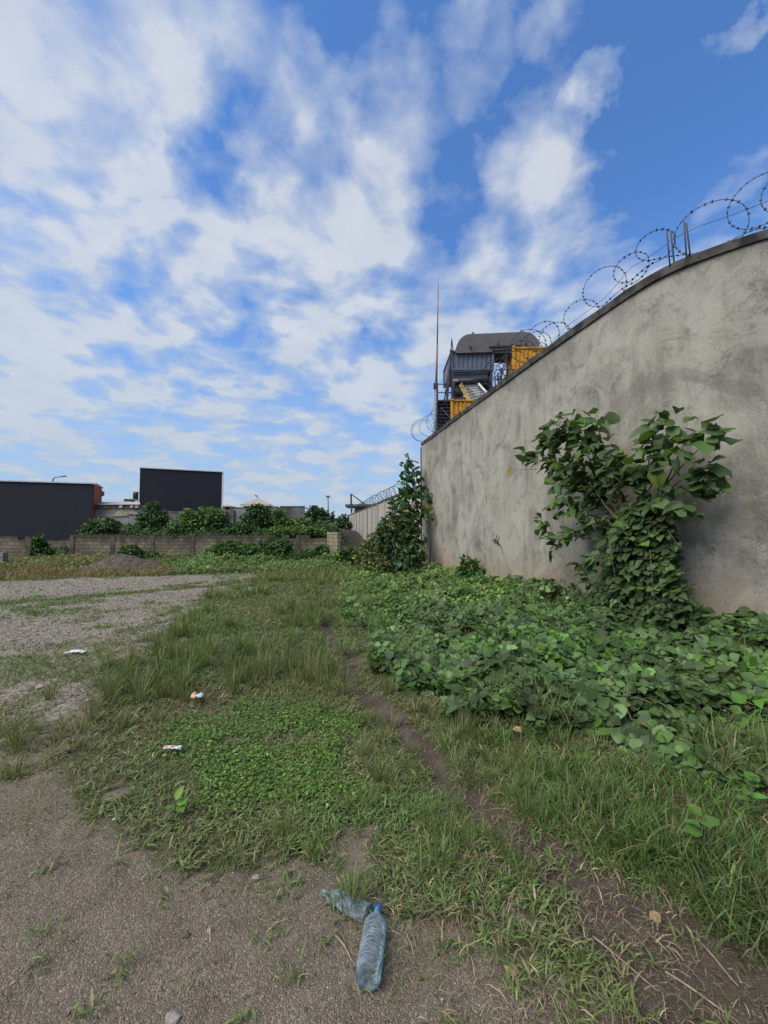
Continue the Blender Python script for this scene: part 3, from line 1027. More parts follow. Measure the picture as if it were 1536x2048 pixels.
mb.build('roof_trim', M_WTRIM, b2)

# unfinished block house between them
bh = thing('block_house', 'unfinished pale block house with flat roof, between the two black buildings', 'house', (-25, 44, 0))
a = at(168, 1017, 41); b = at(279, 1017, 41)
mb = MB(); mb.box(((a.x + b.x) / 2, 43.5, a.z / 2 - .05), (b.x - a.x, 5, a.z + .3)); mb.build('wall', M_BLOCK2, bh)
c0 = at(166, 1016, 40.6); c1 = at(280, 1008, 40.6)
mb = MB(); mb.box(((c0.x + c1.x) / 2, 40.93, (c0.z + c1.z) / 2), (c1.x - c0.x, 0.3, c1.z - c0.z)); mb.build('parapet', M_CONCD, bh)
for px in (172, 179, 239, 261, 271):
    p = at(px, 1012, 40.5); mb = MB(); mb.box((p.x, 40.72, p.z), (0.34, 0.12, 0.36)); mb.build('parapet_block', M_BLOCK2, bh)
mb = MB()
r0 = at(168, 1008, 40.6); r1 = at(280, 1008, 40.6); r2 = at(280, 1003.5, 46); r3 = at(186, 1003, 46)
mb.add([r0, r1, r2, r3, r0 - Vector((0, 0, .08)), r1 - Vector((0, 0, .08)), r2 - Vector((0, 0, .08)), r3 - Vector((0, 0, .08))], [(0, 1, 2, 3), (7, 6, 5, 4), (0, 4, 5, 1), (1, 5, 6, 2), (2, 6, 7, 3), (3, 7, 4, 0)])
mb.build('roof', M_ROOF, bh)
p = at(252, 1000.5, 46.5); mb = MB(); mb.box((p.x, 47, p.z), (0.7, 0.7, 0.35)); mb.build('roof_hatch', M_CONCD, bh)
p0_ = at(166, 1017, 40.7); p1_ = at(164, 1028, 40.7); mb = MB(); mb.bar(p0_, p1_, 0.1); mb.bar(at(160, 1028, 41), at(160, 1066, 41), 0.5, 0.3); mb.build('drain_pipe', M_WTRIM, bh)

# water tank on its stand
tk = thing('water_tank', 'small black water tank on a concrete stand beside the tall black building', 'water tank', tuple(at(273, 1010, 46)))
a = at(274, 995, 46)
mb = MB()
prof = [(0.0, 0.40), (0.30, 0.40), (0.34, 0.36), (0.36, 0.25), (0.36, -.36), (0.33, -.42), (0, -.42)]
cx_, cy_, cz_ = a.x, 46.0, at(274, 991, 46).z
prof = [(r * 1.15, z) for r, z in prof]
V = []; F = []
nseg = 16
for r, z in prof:
    for k in range(nseg):
        an = 2 * math.pi * k / nseg; V.append((cx_ + r * math.cos(an), cy_ + r * math.sin(an), cz_ + z))
for i in range(len(prof) - 1):
    for k in range(nseg): F.append((i * nseg + k, i * nseg + (k + 1) % nseg, (i + 1) * nseg + (k + 1) % nseg, (i + 1) * nseg + k))
mb.add(V, F, True); mb.build('tank', M_TANK, tk)
mb = MB(); mb.box((cx_, cy_, cz_ - .50), (1.15, 1.0, 0.14)); mb.build('platform', M_CONCD, tk)
for dx in (-.42, .30):
    mb = MB(); mb.box((cx_ + dx, cy_, cz_ - .50 - 2.5), (0.22, 0.22, 4.86)); mb.build('leg', M_CONCD, tk)

# street lamp behind the left black building
sl = thing('street_lamp', 'thin curved street lamp rising behind the left black building', 'street lamp', (at(106, 960, 60).x, 60, 0))
b0 = at(105.5, 975, 60)
pts = [Vector((b0.x, 60, 0.5)), b0, at(105.5, 962, 60), at(107, 957, 60), at(111, 954.5, 60), at(117, 954, 60), at(124, 953, 60)]
mb = MB(); mb.tube(pts, [.12, .1, .09, .08, .07, .07, .06], 8); mb.build('pole', M_POLE, sl)
mb = MB(); p = at(127.5, 952.6, 60); mb.box(p, (0.62, 0.3, 0.14), ry=R(-6)); mb.build('lamp_head', M_POLE, sl)

# stained retaining walls along the top of the embankment
def slab_wall(label, px0, px1, pt, pb, Y, mat, cap=True):
    a = at(px0, pt, Y); b = at(px1, pb, Y)
    th = thing('retaining_wall', label, 'wall', ((a.x + b.x) / 2, Y, b.z))
    mb = MB(); mb.box(((a.x + b.x) / 2, Y + .1, (a.z + 0.5) / 2), (b.x - a.x, 0.2, a.z - 0.5)); mb.build('wall_body', mat, th)
    if cap:
        mb = MB(); mb.box(((a.x + b.x) / 2, Y + .1, a.z + .04), (b.x - a.x + .05, 0.26, 0.08)); mb.build('coping', M_COPING, th)
    return th


slab_wall('grey stained retaining wall stepped in front of the block house', 195, 257, 1034, 1060, 35.0, M_CONC)
slab_wall('pale grey retaining wall at the foot of the tall black building', 257.4, 334, 1030.5, 1060, 35.0, M_CONC)
slab_wall('streaked retaining wall behind the leafy bushes under the tall black building', 334.4, 452, 1022, 1060, 35.4, M_CONCD, False)
slab_wall('low dark stained wall between the bushes left of the tiled house', 452.4, 467, 1020, 1060, 35.6, M_CONCD, False)
slab_wall('grey wall with a thin dark coping in front of the tiled house', 467.4, 560, 1016.5, 1060, 35.8, M_CONC)
slab_wall('dark brownish concrete wall right of the tiled house', 560.4, 608.5, 1014, 1060, 35.4, M_CONCD)

# hip roofed house
hh_ = thing('hip_roof_house', 'cream house with a beige hipped roof, rising behind the bushes and walls', 'house', tuple(at(520, 1040, 62)))
a = at(492, 1008, 62); b = at(534, 1008, 62)
mb = MB(); mb.box(((a.x + b.x) / 2, 65.5, a.z / 2), (b.x - a.x, 7, a.z)); mb.build('wall', M_CREAM, hh_)
e = [at(481, 1008.5, 61), at(540, 1007.5, 61), at(556, 1015, 70), at(497, 1010, 70)]
e[2].z = e[1].z - 0.25; e[3].z = e[0].z
ap = at(514, 996.5, 65)
V = [e[0], e[1], e[2], e[3], ap, ap + Vector((0.4, 0, 0))] + [v - Vector((0, 0, .22)) for v in e]
mb = MB(); mb.add(V, [(0, 1, 5, 4), (1, 2, 5), (2, 3, 4, 5), (3, 0, 4), (0, 6, 7, 1), (1, 7, 8, 2), (2, 8, 9, 3), (3, 9, 6, 0), (6, 9, 8, 7)]); mb.build('roof', M_ROOFB, hh_)
mb = MB(); mb.bar(e[0] + Vector((0, -.1, -.2)), e[1] + Vector((0, -.1, -.2)), 0.14, 0.2); mb.bar(e[1] + Vector((.1, 0, -.2)), at(552, 1017, 61.5), 0.14, 0.25); mb.build('eaves_board', M_WTRIM, hh_)
mb = MB(); mb.tube([ap, ap + Vector((0, 0, .35))], .05, 5); mb.box(ap + Vector((-.1, 0, .42)), (0.55, 0.3, 0.12), ry=R(20)); mb.build('roof_finial', M_DARKIN, hh_)
for px in (499, 517, 528):
    p = at(px, 1012.5, 61.9); mb = MB(); mb.box((p.x, 61.96, p.z), (0.7, 0.1, 0.6)); mb.build('window', M_DARKIN, hh_)
sh = thing('small_house', 'tiny tan house with a low roof beside the right edge of the tall black building', 'house', tuple(at(453, 1020, 60)))
a = at(446, 1013, 60); b = at(461, 1024, 60)
mb = MB(); mb.box(((a.x + b.x) / 2, 61.5, a.z / 2), (b.x - a.x, 3, a.z)); mb.build('wall', M_CREAM, sh)
mb = MB(); mm = at(453, 1009, 61); e = [at(442, 1013, 59.7), at(464, 1013, 59.7)]
mb.add([e[0], e[1], e[1] + Vector((0, 3.6, 0)), e[0] + Vector((0, 3.6, 0)), mm], [(0, 1, 4), (1, 2, 4), (2, 3, 4), (3, 0, 4), (3, 2, 1, 0)]); mb.build('roof', M_ROOFB, sh)
p = at(455, 1017, 60); mb = MB(); mb.box((p.x, 59.97, p.z), (0.35, .08, .5)); mb.build('window', M_DARKIN, sh)

# flood light mast, white canopy shed and cypress by the gap
fm = thing('light_mast', 'thin light mast with a crossbar head beyond the round tree', 'mast', (at(656, 1040, 60).x, 60, 0))
mb = MB(); mb.tube([(at(656, 1040, 60).x, 60, 0.5), at(656.5, 1020, 60), at(656, 993, 60)], [.12, .10, .07], 7); mb.build('pole', M_POLE, fm)
mb = MB(); mb.bar(at(652.5, 993.5, 60), at(659.5, 993.5, 60), 0.2, 0.2); mb.box(at(654, 992.8, 59.9), (.3, .2, .2)); mb.box(at(658, 992.8, 59.9), (.3, .2, .2)); mb.build('lamp_head', M_POLE, fm)
sd = thing('market_shed', 'low white roofed shed far off, seen in the gap right of the round tree', 'shed', tuple(at(662, 1045, 62)))
a = at(636, 1037, 62); b = at(690, 1037, 62)
mb = MB(); mb.box(((a.x + b.x) / 2, 63, a.z / 2), (b.x - a.x, 2, a.z - .2)); mb.build('wall', M_CREAM, sd)
mb = MB(); mb.box(((a.x + b.x) / 2, 62.8, a.z), (b.x - a.x + .4, 3, .16), rx=R(-4)); mb.build('roof', M_WTRIM, sd)
for px in (644, 652, 660, 680):
    p = at(px, 1041.5, 61.9); mb = MB(); mb.box((p.x, 61.95, p.z), (0.55, .1, .5)); mb.build('opening', M_DARKIN, sd)

# ------------------------------------------------------------------ processing plant behind the wall
PY = 40.0


def P_(px, py, dy=0.0): return at(px, py, PY + dy)


def corr_box(px0, px1, py0, py1, dy, depth, name, mat, label=None, cat=None, ribs=9, side=True, skew=0.0):
    """ribbed container: front face facing the camera, built as a corrugated shell with corner posts"""
    a = P_(px0, py1, dy); b = P_(px1, py0, dy)
    th = thing(name, label, cat, ((a.x + b.x) / 2, PY + dy, a.z))
    w = b.x - a.x; h = b.z - a.z
    mb = MB()
    # front profile
    prof = []
    for i in range(ribs):
        x0 = a.x + w * (i + 0.02) / ribs
        q = w / ribs
        prof += [(x0, 0.0), (x0 + q * .42, 0.0), (x0 + q * .55, 0.09), (x0 + q * .88, 0.09)]
    prof.append((b.x, 0.0))
    yb = PY + dy + depth
    V = []; F = []
    for x, d_ in prof: V += [(x, PY + dy + d_, a.z), (x, PY + dy + d_, b.z)]
    for i in range(len(prof) - 1): F.append((2 * i, 2 * i + 2, 2 * i + 3, 2 * i + 1))
    # left side ribs
    base = len(V); ns = max(3, int(depth / (w / ribs)))
    sp_ = []
    for i in range(ns):
        y0 = PY + dy + depth * i / ns; q = depth / ns
        sp_ += [(y0, 0.0), (y0 + q * .42, 0.0), (y0 + q * .55, 0.09), (y0 + q * .88, 0.09)]
    sp_.append((yb, 0))
    for y, d_ in sp_: V += [(a.x + d_ + 0.001, y, a.z), (a.x + d_ + 0.001, y, b.z)]
    for i in range(len(sp_) - 1): F.append((base + 2 * i, base + 2 * i + 2, base + 2 * i + 3, base + 2 * i + 1))
    mb.add(V, F)
    mb.add([(a.x, PY + dy + .1, b.z - .02), (b.x, PY + dy + .1, b.z - .02), (b.x, yb, b.z - .02), (a.x, yb, b.z - .02)], [(0, 1, 2, 3)])
    mb.add([(b.x - .01, PY + dy + .1, b.z), (b.x - .01, PY + dy + .1, a.z), (b.x - .01, yb, a.z), (b.x - .01, yb, b.z)], [(0, 1, 2, 3)])
    mb.add([(a.x, yb, b.z), (b.x, yb, b.z), (b.x, yb, a.z), (a.x, yb, a.z)], [(0, 1, 2, 3)])
    mb.add([(a.x, PY + dy + .1, a.z + .02), (b.x, PY + dy + .1, a.z + .02), (b.x, yb, a.z + .02), (a.x, yb, a.z + .02)], [(0, 1, 2, 3)])
    mb.build('panels', mat, th)
    mb = MB()
    for x in (a.x, b.x):
        for y in (PY + dy, yb): mb.box((x, y, (a.z + b.z) / 2), (0.22, 0.22, h + .06))
    for z in (a.z, b.z):
        mb.box(((a.x + b.x) / 2, PY + dy - .02, z), (w, 0.16, 0.14)); mb.box((a.x - .01, (PY + dy + yb) / 2, z), (0.16, depth, 0.14)); mb.box((b.x + .01, (PY + dy + yb) / 2, z), (0.16, depth, 0.14))
    mb.build('corner_frame', mat, th)
    for x in (a.x, b.x):
        mb = MB(); mb.box((x, PY + dy - .03, b.z + .06), (0.3, 0.3, 0.18)); mb.build('corner_casting', mat, th)
    return th


corr_box(903, 985, 703, 739, 0.0, 5.0, 'container', M_CONTG, 'grey blue corrugated container held high in the steel tower under the arched duct', 'container', ribs=9)
corr_box(1028, 1135, 696, 775, -0.4, 1.6, 'container', M_CONTY, 'upper yellow corrugated container under the right end of the arched duct', 'container', ribs=13)
corr_box(904, 962, 801, 860, -1.6, 5.0, 'container', M_CONTY, 'lower yellow container with rusty top edge, at the foot of the steel tower', 'container', ribs=7)

# arched duct
dt = thing('arched_duct', 'long brown grey duct with rounded ends arching over the containers', 'duct', tuple(P_(995, 705)))
outer = []
# left quarter curve, top, right curve
def arc_pts(cx, cy, rx, ry, a0, a1, n):
    return [(cx + rx * math.cos(R(a0 + (a1 - a0) * i / n)), cy - ry * math.sin(R(a0 + (a1 - a0) * i / n))) for i in range(n + 1)]


outer = arc_pts(941, 702, 29, 34, 180, 92, 9) + arc_pts(1048, 695, 32, 31.5, 90, 4, 9)
inner = [(1080, 694.5), (1041, 695.5), (1040, 697.5), (985, 701), (985, 704), (912, 706)]
poly = outer + inner
mb = MB()
V = []
for (px, py) in poly: V.append(P_(px, py, -0.3))
for (px, py) in poly:
    q = P_(px, py, -0.3); V.append(Vector((q.x, q.y + 3.2, q.z)))
n = len(poly)
mb.add(V, [tuple(range(n))[::-1], tuple(range(n, 2 * n))] + [(i, (i + 1) % n, n + (i + 1) % n, n + i) for i in range(n)])
mb.build('duct_shell', M_DUCT, dt)
mb = MB(); a = P_(983, 693); b = P_(1042, 708)
mb.box(((a.x + b.x) / 2, PY + 1.0, (a.z + b.z) / 2), (b.x - a.x, 2.4, a.z - b.z)); mb.build('underside_box', M_STEEL, dt)
mb = MB(); mb.bar(P_(978, 693.5, -.4), P_(1044, 691, -.4), 0.12, 0.14); mb.build('edge_rail', M_STEEL, dt)
for px, py in ((946, 667.5), (1043, 663)):
    mb = MB(); mb.box(P_(px, py, .4), (0.18, 0.18, 0.3)); mb.build('lifting_lug', M_POLE, dt)
for px, py in ((941, 693), (997, 687), (1052, 686)):
    mb = MB(); mb.bar(P_(px, py - 3, -.42), P_(px, py + 2, -.42), 0.09, 0.1); mb.bar(P_(px - 2.5, py + 2.5, -.42), P_(px + 2.5, py + 2.5, -.42), 0.1, 0.1); mb.build('bracket', M_STEEL, dt)

# steel tower
tw = thing('steel_tower', 'dark blue steel tower frame carrying the grey container and roller', 'steel frame', (P_(940, 900).x, PY, 0))
def post(px, pyt, pyb, dy, w=0.22, mat=M_STEEL, name='post', par=tw, bottom=None):
    a = P_(px, pyt, dy); mb = MB(); zb = 0.0 if bottom is None else P_(px, pyb, dy).z
    mb.box((a.x, PY + dy, (a.z + zb) / 2), (w, w, a.z - zb)); mb.build(name, mat, par)
post(904.5, 741, 900, 0.0, 0.24); post(982, 741, 900, 0, 0.24); post(977, 741, 900, .3, 0.14)
post(904.5, 741, 900, 4.8, 0.24); post(982, 741, 900, 4.8, 0.24)
mb = MB(); mb.bar(P_(905, 743.5, -.1), P_(982, 740.5, -.1), 0.16, 0.2); mb.bar(P_(907, 748.5, -.1), P_(977, 745, -.1), 0.10, 0.12); mb.build('beam', M_STEEL, tw)
mb = MB(); mb.bar(P_(905, 799, -.1), P_(935, 797, -.1), 0.2, 0.25); mb.build('beam', M_STEEL, tw)
for k in range(7):
    mb = MB(); mb.bar(P_(976, 757 + k * 5.2, .1), P_(984, 757 + k * 5.2, .1), 0.08, 0.08); mb.build('rung', M_STEEL, tw)
mb = MB(); a = P_(910, 748, .2); b = P_(975.5, 764, .2)
mb.box(((a.x + b.x) / 2, PY + .6, (a.z + b.z) / 2), (b.x - a.x, 0.8, a.z - b.z)); mb.build('hopper_panel', M_LIGHTP, tw)
mb = MB(); a = P_(914, 763, .0); b = P_(975, 760.5, .0)
mb.tube([a, b], 0.26, 14); mb.build('roller', M_STEEL, tw)
mb = MB(); a = P_(911, 761, -.3); mb.box(a, (0.5, 0.2, 0.22)); mb.build('name_plate', M_LIGHTP, tw)
mb = MB(); a = P_(917, 782, .8); mb.box(a, (0.85, 1.0, 1.5)); mb.build('machine_housing', M_DARKIN, tw)
mb = MB(); mb.tube([P_(914, 785, .1), P_(914, 785, .6)], 0.42, 16); mb.build('drive_wheel', M_STEEL, tw)
mb = MB(); a = P_(958, 775, 1.6); mb.box(a, (2.2, 0.3, 1.5)); mb.build('back_panel', M_STEEL, tw)
# tall raking side stair / outrigger of the tower
mb = MB()
mb.bar(P_(903.5, 678, -.1), P_(901.5, 706, -.1), 0.09, 0.09); mb.bar(P_(903.5, 678, -.1), P_(906, 703, -.1), 0.09, 0.09)
mb.bar(P_(902, 704, .1), P_(894, 800, .1), 0.16, 0.5); mb.bar(P_(899, 730, .5), P_(889, 800, .5), 0.12, 0.3)
for k in range(6):
    py = 720 + k * 13; mb.bar(P_(901 - k * 1.3, py, .1), P_(905, py + 1, .1), 0.09, 0.1)
mb.build('raking_brace', M_STEEL, tw)

M_TANP = m_simple('faded_yellow_paint', (0.36, 0.25, 0.085), (0.20, 0.14, 0.06), 4, .7)
# conveyor leaning under the roller
cv = thing('conveyor', 'inclined conveyor with yellow side plates and a ribbed grey belt below the roller', 'conveyor', tuple(P_(950, 800)))
mb = MB(); a0, a1 = P_(921, 768, -.5), P_(945, 812, -1.5)
mb.bar(a0, a1, 0.1, 0.42); mb.build('side_plate', M_TANP, cv)
mb = MB(); b0, b1 = P_(932, 768, -.2), P_(972, 806, -1.2)
mb.add([P_(929, 769, .2), P_(957, 767, .2), P_(985, 800, -1), P_(948, 812, -1), P_(929, 771.5, .2), P_(957, 769.5, .2), P_(985, 803, -1), P_(948, 815, -1)],
       [(0, 1, 2, 3), (7, 6, 5, 4), (0, 4, 5, 1), (1, 5, 6, 2), (2, 6, 7, 3), (3, 7, 4, 0)])
for k in range(9):
    t = k / 8
    l = P_(929, 768, .15).lerp(P_(948, 811, -1.05), t); r = P_(957, 766, .15).lerp(P_(985, 799, -1.05), t)
    mb.bar(l, r, 0.06, 0.08)
mb.build('belt', M_LIGHTP, cv)
mb = MB(); mb.bar(P_(957, 767, -.3), P_(978, 790, -1), 0.12, 0.2); mb.build('guard_rail', M_WTRIM, cv)

# stair tower with landing
stt = thing('stair_tower', 'dark steel stair flight with a railed landing left of the steel tower', 'stairs', (P_(885, 900).x, PY - 1, 0))
mb = MB(); mb.box((P_(886, 805, -1).x, PY - .6, P_(886, 804, -1).z), (1.3, 1.6, 0.14)); mb.build('landing', M_STEEL, stt)
mb = MB()
for px in (875.5, 893):
    mb.bar(P_(px, 803, -1.3), P_(px, 768, -1.3), 0.07); mb.bar(P_(px, 803, .2), P_(px, 768, .2), 0.07)
for py in (768.5, 785): mb.bar(P_(875, py, -1.3), P_(893.5, py, -1.3), 0.07); mb.bar(P_(875.5, py, -1.3), P_(875.5, py, .2), 0.07)
mb.build('railing', M_STEEL, stt)
mb = MB(); mb.bar(P_(874.5, 806, -1.2), P_(871, 900, -1.2), 0.14, 0.3); mb.bar(P_(902, 806, -1.2), P_(902, 900, -1.2), 0.14, 0.3); mb.build('stringer', M_STEEL, stt)
for k in range(12):
    py = 809 + k * 6.6
    mb = MB(); a = P_(873.5 - k * .1, py, -1.1); b = P_(902, py, -1.1)
    mb.box(((a.x + b.x) / 2, PY - 1.0 + k * .05, a.z), (b.x - a.x, 0.42, 0.13)); mb.build('tread', M_STEEL, stt)
mb = MB(); a = P_(888, 860, .2); mb.box((a.x, PY + .2, (P_(888, 806, .2).z) / 2), (1.3, 0.08, P_(888, 806, .2).z)); mb.build('back_plate', M_DARKIN, stt)
mb = MB(); mb.bar(P_(882, 815, -1.6), P_(902, 838, -1.6), 0.06); mb.build('handrail', M_POLE, stt)

# lightning mast
ms_ = thing('lightning_mast', 'very tall thin tapering mast rising beside the stair landing', 'mast', (P_(871, 900, -1.8).x, PY - 1.8, 0))
def mastp(px, py): return P_(px, py, -1.8)
z0p = mastp(870.5, 860)
mb = MB(); mb.tube([Vector((z0p.x - .05, PY - 1.8, 0)), z0p, mastp(872.5, 765)], [0.17, 0.16, 0.15], 10); mb.build('lower_pole', M_POLE, ms_)
mb = MB(); mb.tube([mastp(872.5, 766), mastp(874.5, 690)], [0.105, 0.09], 8); mb.build('middle_pole', M_RUST, ms_)
mb = MB(); mb.tube([mastp(874.5, 691), mastp(876.3, 580)], [0.07, 0.05], 8); mb.build('upper_pole', M_RUST, ms_)
mb = MB(); mb.tube([mastp(876.3, 581), mastp(877.3, 546)], [0.03, 0.008], 6); mb.build('spike', M_POLE, ms_)
mb = MB(); mb.box(mastp(871.5, 772), (0.42, 0.4, 0.5)); mb.box(mastp(872.5, 764), (0.22, 0.25, 0.3)); mb.build('clamp', M_STEEL, ms_)

# railed walkway and ladder cage between the tower and upper container
wk = thing('railed_stair', 'thin steel stair rails and hoops between the tower and the upper yellow container', 'stairs', (P_(1005, 900).x, PY - .5, 0))
mb = MB(); mb.bar(P_(990, 785, -.5), P_(1014, 712, -.5), 0.09, 0.09); mb.bar(P_(994, 785, .3), P_(1016, 716, .3), 0.07, 0.07)
mb.bar(P_(992, 762, -.5), P_(1005, 735, -.5), 0.06); mb.build('handrail', M_STEEL, wk)
for px, t_, b_ in ((990, 752, 792), (996, 745, 790), (1002, 740, 785), (1013, 711, 780), (1016, 740, 780)):
    post(px, t_, b_, -.5, 0.10, par=wk, bottom=1)
mb = MB(); mb.bar(P_(996, 739, -.6), P_(1030, 739, -.6), 0.07); mb.build('guard_rail', M_STEEL, wk)
mb = MB(); mb.bar(P_(992, 758, -.6), P_(1022, 758, -.6), 0.07); mb.build('guard_rail', M_STEEL, wk)
for k, (px, py, r) in enumerate(((1001, 737, 10), (997, 748, 9), (994, 760, 8))):
    mb = MB(); pts = [P_(px + r * math.cos(a) * .9, py - r * math.sin(a), -.7) for a in np.linspace(-.2, math.pi + .2, 12)]
    mb.tube(pts, 0.045, 5); mb.build('hoop', M_STEEL, wk)
hp = MB()
hp.add([P_(999, 778, .5), P_(1022, 778, .5), P_(1027, 716, .5), P_(1024, 716, .5), P_(999, 778, .9), P_(1022, 778, .9), P_(1027, 716, .9), P_(1024, 716, .9)],
       [(0, 1, 2, 3), (7, 6, 5, 4), (0, 4, 5, 1), (1, 5, 6, 2), (2, 6, 7, 3), (3, 7, 4, 0)])
tag(hp.build('chute', M_TANP, None, tuple(P_(1012, 778, 1))), 'slanted yellow chute plate left of the upper yellow container', 'chute')

# ------------------------------------------------------------------ foliage machinery
def leaf_template(kind='ovate'):
    """unit leaf along +Y (length 1), width about w, folded along the midrib, with 2 or 3 outline rows"""
    if kind == 'ovate':
        w = [0.0, 0.27, 0.31, 0.19, 0.0]; t = [0.0, 0.22, 0.5, 0.80, 1.0]; fold = 0.10; droop = -0.16
    elif kind == 'round':
        w = [0.0, 0.38, 0.43, 0.25, 0.0]; t = [0.0, 0.16, 0.44, 0.76, 1.0]; fold = 0.07; droop = -0.08
    elif kind == 'long':
        w = [0.0, 0.17, 0.21, 0.13, 0.0]; t = [0.0, 0.25, 0.55, 0.82, 1.0]; fold = 0.05; droop = -0.2
    V = [(0, 0, 0)]
    for k in (1, 2, 3):
        zc = droop * t[k] ** 2
        V += [(-w[k], t[k] + 0.02, zc + fold * 1.0), (0, t[k], zc), (w[k], t[k] + 0.02, zc + fold)]
    V.append((0, 1.0, droop))
    F = [(0, 2, 1), (0, 3, 2), (1, 2, 5, 4), (2, 3, 6, 5), (4, 5, 8, 7), (5, 6, 9, 8), (7, 8, 10), (8, 9, 10)]
    return np.array(V, float), F


SMALL = (np.array([(-.0, 0, 0), (-.36, .5, .05), (0, 1.0, -.06), (.36, .5, .05)], float), [(0, 3, 2, 1)])
TPL = {k: leaf_template(k) for k in ('ovate', 'round', 'long')}
TPL['small'] = SMALL


def instance_leaves(name, kind, pos, axis, normal, size, color, mat, parent=None, origin=None, smooth=True, wjit=0.15, k_jit=True):
    V, F = TPL[kind]
    pos = np.asarray(pos, float); n = len(pos)
    if n == 0: return None
    ax = axis / (np.linalg.norm(axis, axis=1, keepdims=True) + 1e-9)
    sd = np.cross(ax, normal); sd /= (np.linalg.norm(sd, axis=1, keepdims=True) + 1e-9)
    nz = np.cross(sd, ax)
    wj = 1 + wjit * rng.standard_normal(n)
    cu = 1 + 0.8 * rng.standard_normal(n)
    sz = np.asarray(size)[:, None, None]
    if k_jit and kind != 'small':
        Vj = V[None] + rng.normal(0, 0.035, (n, len(V), 3)) * (V[None, :, 1:2] > .05)
    else:
        Vj = np.repeat(V[None], n, 0)
    P = pos[:, None, :] + sz * (Vj[:, :, 0, None] * wj[:, None, None] * sd[:, None, :] + Vj[:, :, 1, None] * ax[:, None, :] + Vj[:, :, 2, None] * cu[:, None, None] * nz[:, None, :])
    k = len(V)
    fl = np.array([i for f in F for i in f]); sz_f = np.array([len(f) for f in F])
    loops = (fl[None, :] + (np.arange(n) * k)[:, None]).ravel()
    sizes = np.tile(sz_f, n)
    col = np.repeat(color, len(F), axis=0)
    return np_mesh(name, P.reshape(-1, 3), loops, sizes, mat, parent, origin, col, smooth)


def vary(base, n, bright=0.22, hue=0.12, yellow=0.0, ycol=(0.30, 0.26, 0.06)):
    c = np.tile(np.array(base, float), (n, 1))
    c *= np.exp(bright * rng.standard_normal((n, 1)))
    c *= (1 + hue * rng.standard_normal((n, 3)) * np.array([1.0, 0.35, 0.8]))
    if yellow > 0:
        m_ = rng.random(n) < yellow
        c[m_] = np.array(ycol) * np.exp(0.25 * rng.standard_normal((m_.sum(), 1)))
    return np.clip(c, 0.004, 0.8)


def unit(v): return v / (np.linalg.norm(v, axis=-1, keepdims=True) + 1e-9)


def blades(name, P, az, Ln, Wd, bend, col, mat=None, stand=1.0, parent=None, origin=None, basewide=0.75):
    """curved tapering blades. P base points, az azimuth, bend 0..1.3 lean"""
    n = len(P)
    if n == 0: return None
    ts = np.array([0, 0.38, 0.72, 1.0])
    d = np.stack([np.cos(az), np.sin(az), np.zeros(n)], 1)
    tw = rng.normal(0, 0.5, n)
    sdv = np.stack([-np.sin(az + tw), np.cos(az + tw), np.zeros(n)], 1)
    V = np.zeros((n, 7, 3))
    for i, t in enumerate(ts):
        # arc: lean angle grows along the blade
        ang0 = bend * 0.45
        ang = ang0 + bend * 0.85 * t
        hor = np.sin(ang) * t; ver = np.cos(ang) * t
        c = P + d * (hor * Ln)[:, None] + np.array([0, 0, 1.0]) * (ver * Ln)[:, None]
        w = Wd * (basewide if i == 0 else (1.0 if i == 1 else 0.72))
        if i < 3:
            V[:, 2 * i] = c - sdv * (w / 2)[:, None]; V[:, 2 * i + 1] = c + sdv * (w / 2)[:, None]
        else:
            V[:, 6] = c
    fl = np.array([0, 1, 3, 2, 2, 3, 5, 4, 4, 5, 6]); sz = np.array([4, 4, 3])
    loops = (fl[None] + (np.arange(n) * 7)[:, None]).ravel()
    return np_mesh(name, V.reshape(-1, 3), loops, np.tile(sz, n), mat or M_GRASS, parent, origin, np.repeat(col, 3, axis=0), False)


def scatter(N_, r0=1.0, r1=26.0, power=0.5, a0=R(28), a1=R(152)):
    """points in the camera's wedge; density falls with distance"""
    u = rng.random(N_)
    r = (r0 ** power + (r1 ** power - r0 ** power) * u) ** (1 / power)
    a = a0 + (a1 - a0) * rng.random(N_)
    x = r * np.cos(a); y = r * np.sin(a)
    return x, y, r


def stuff(o, label, cat):
    if o: tag(o, label, cat, kind='stuff')


G_OLIVE = np.array([0.145, 0.165, 0.062]); G_GREEN = np.array([0.104, 0.168, 0.046]); G_DRY = np.array([0.235, 0.195, 0.115]); G_DARK = np.array([0.040, 0.070, 0.022])


def gcol(n, x, y, dry=0.12, lush=0.0):
    pn = fbm(x, y, 0.9, 3, 77)
    mixv = np.clip((pn - 0.35) * 2.5 + 0.2 * rng.standard_normal(n) + lush, 0, 1)[:, None]
    c = G_OLIVE * (1 - mixv) + G_GREEN * mixv
    c = c * np.exp(0.25 * rng.standard_normal((n, 1)))
    dm = rng.random(n) < dry
    c[dm] = G_DRY * np.exp(0.3 * rng.standard_normal((dm.sum(), 1)))
    return np.clip(c, 0.004, 0.7)


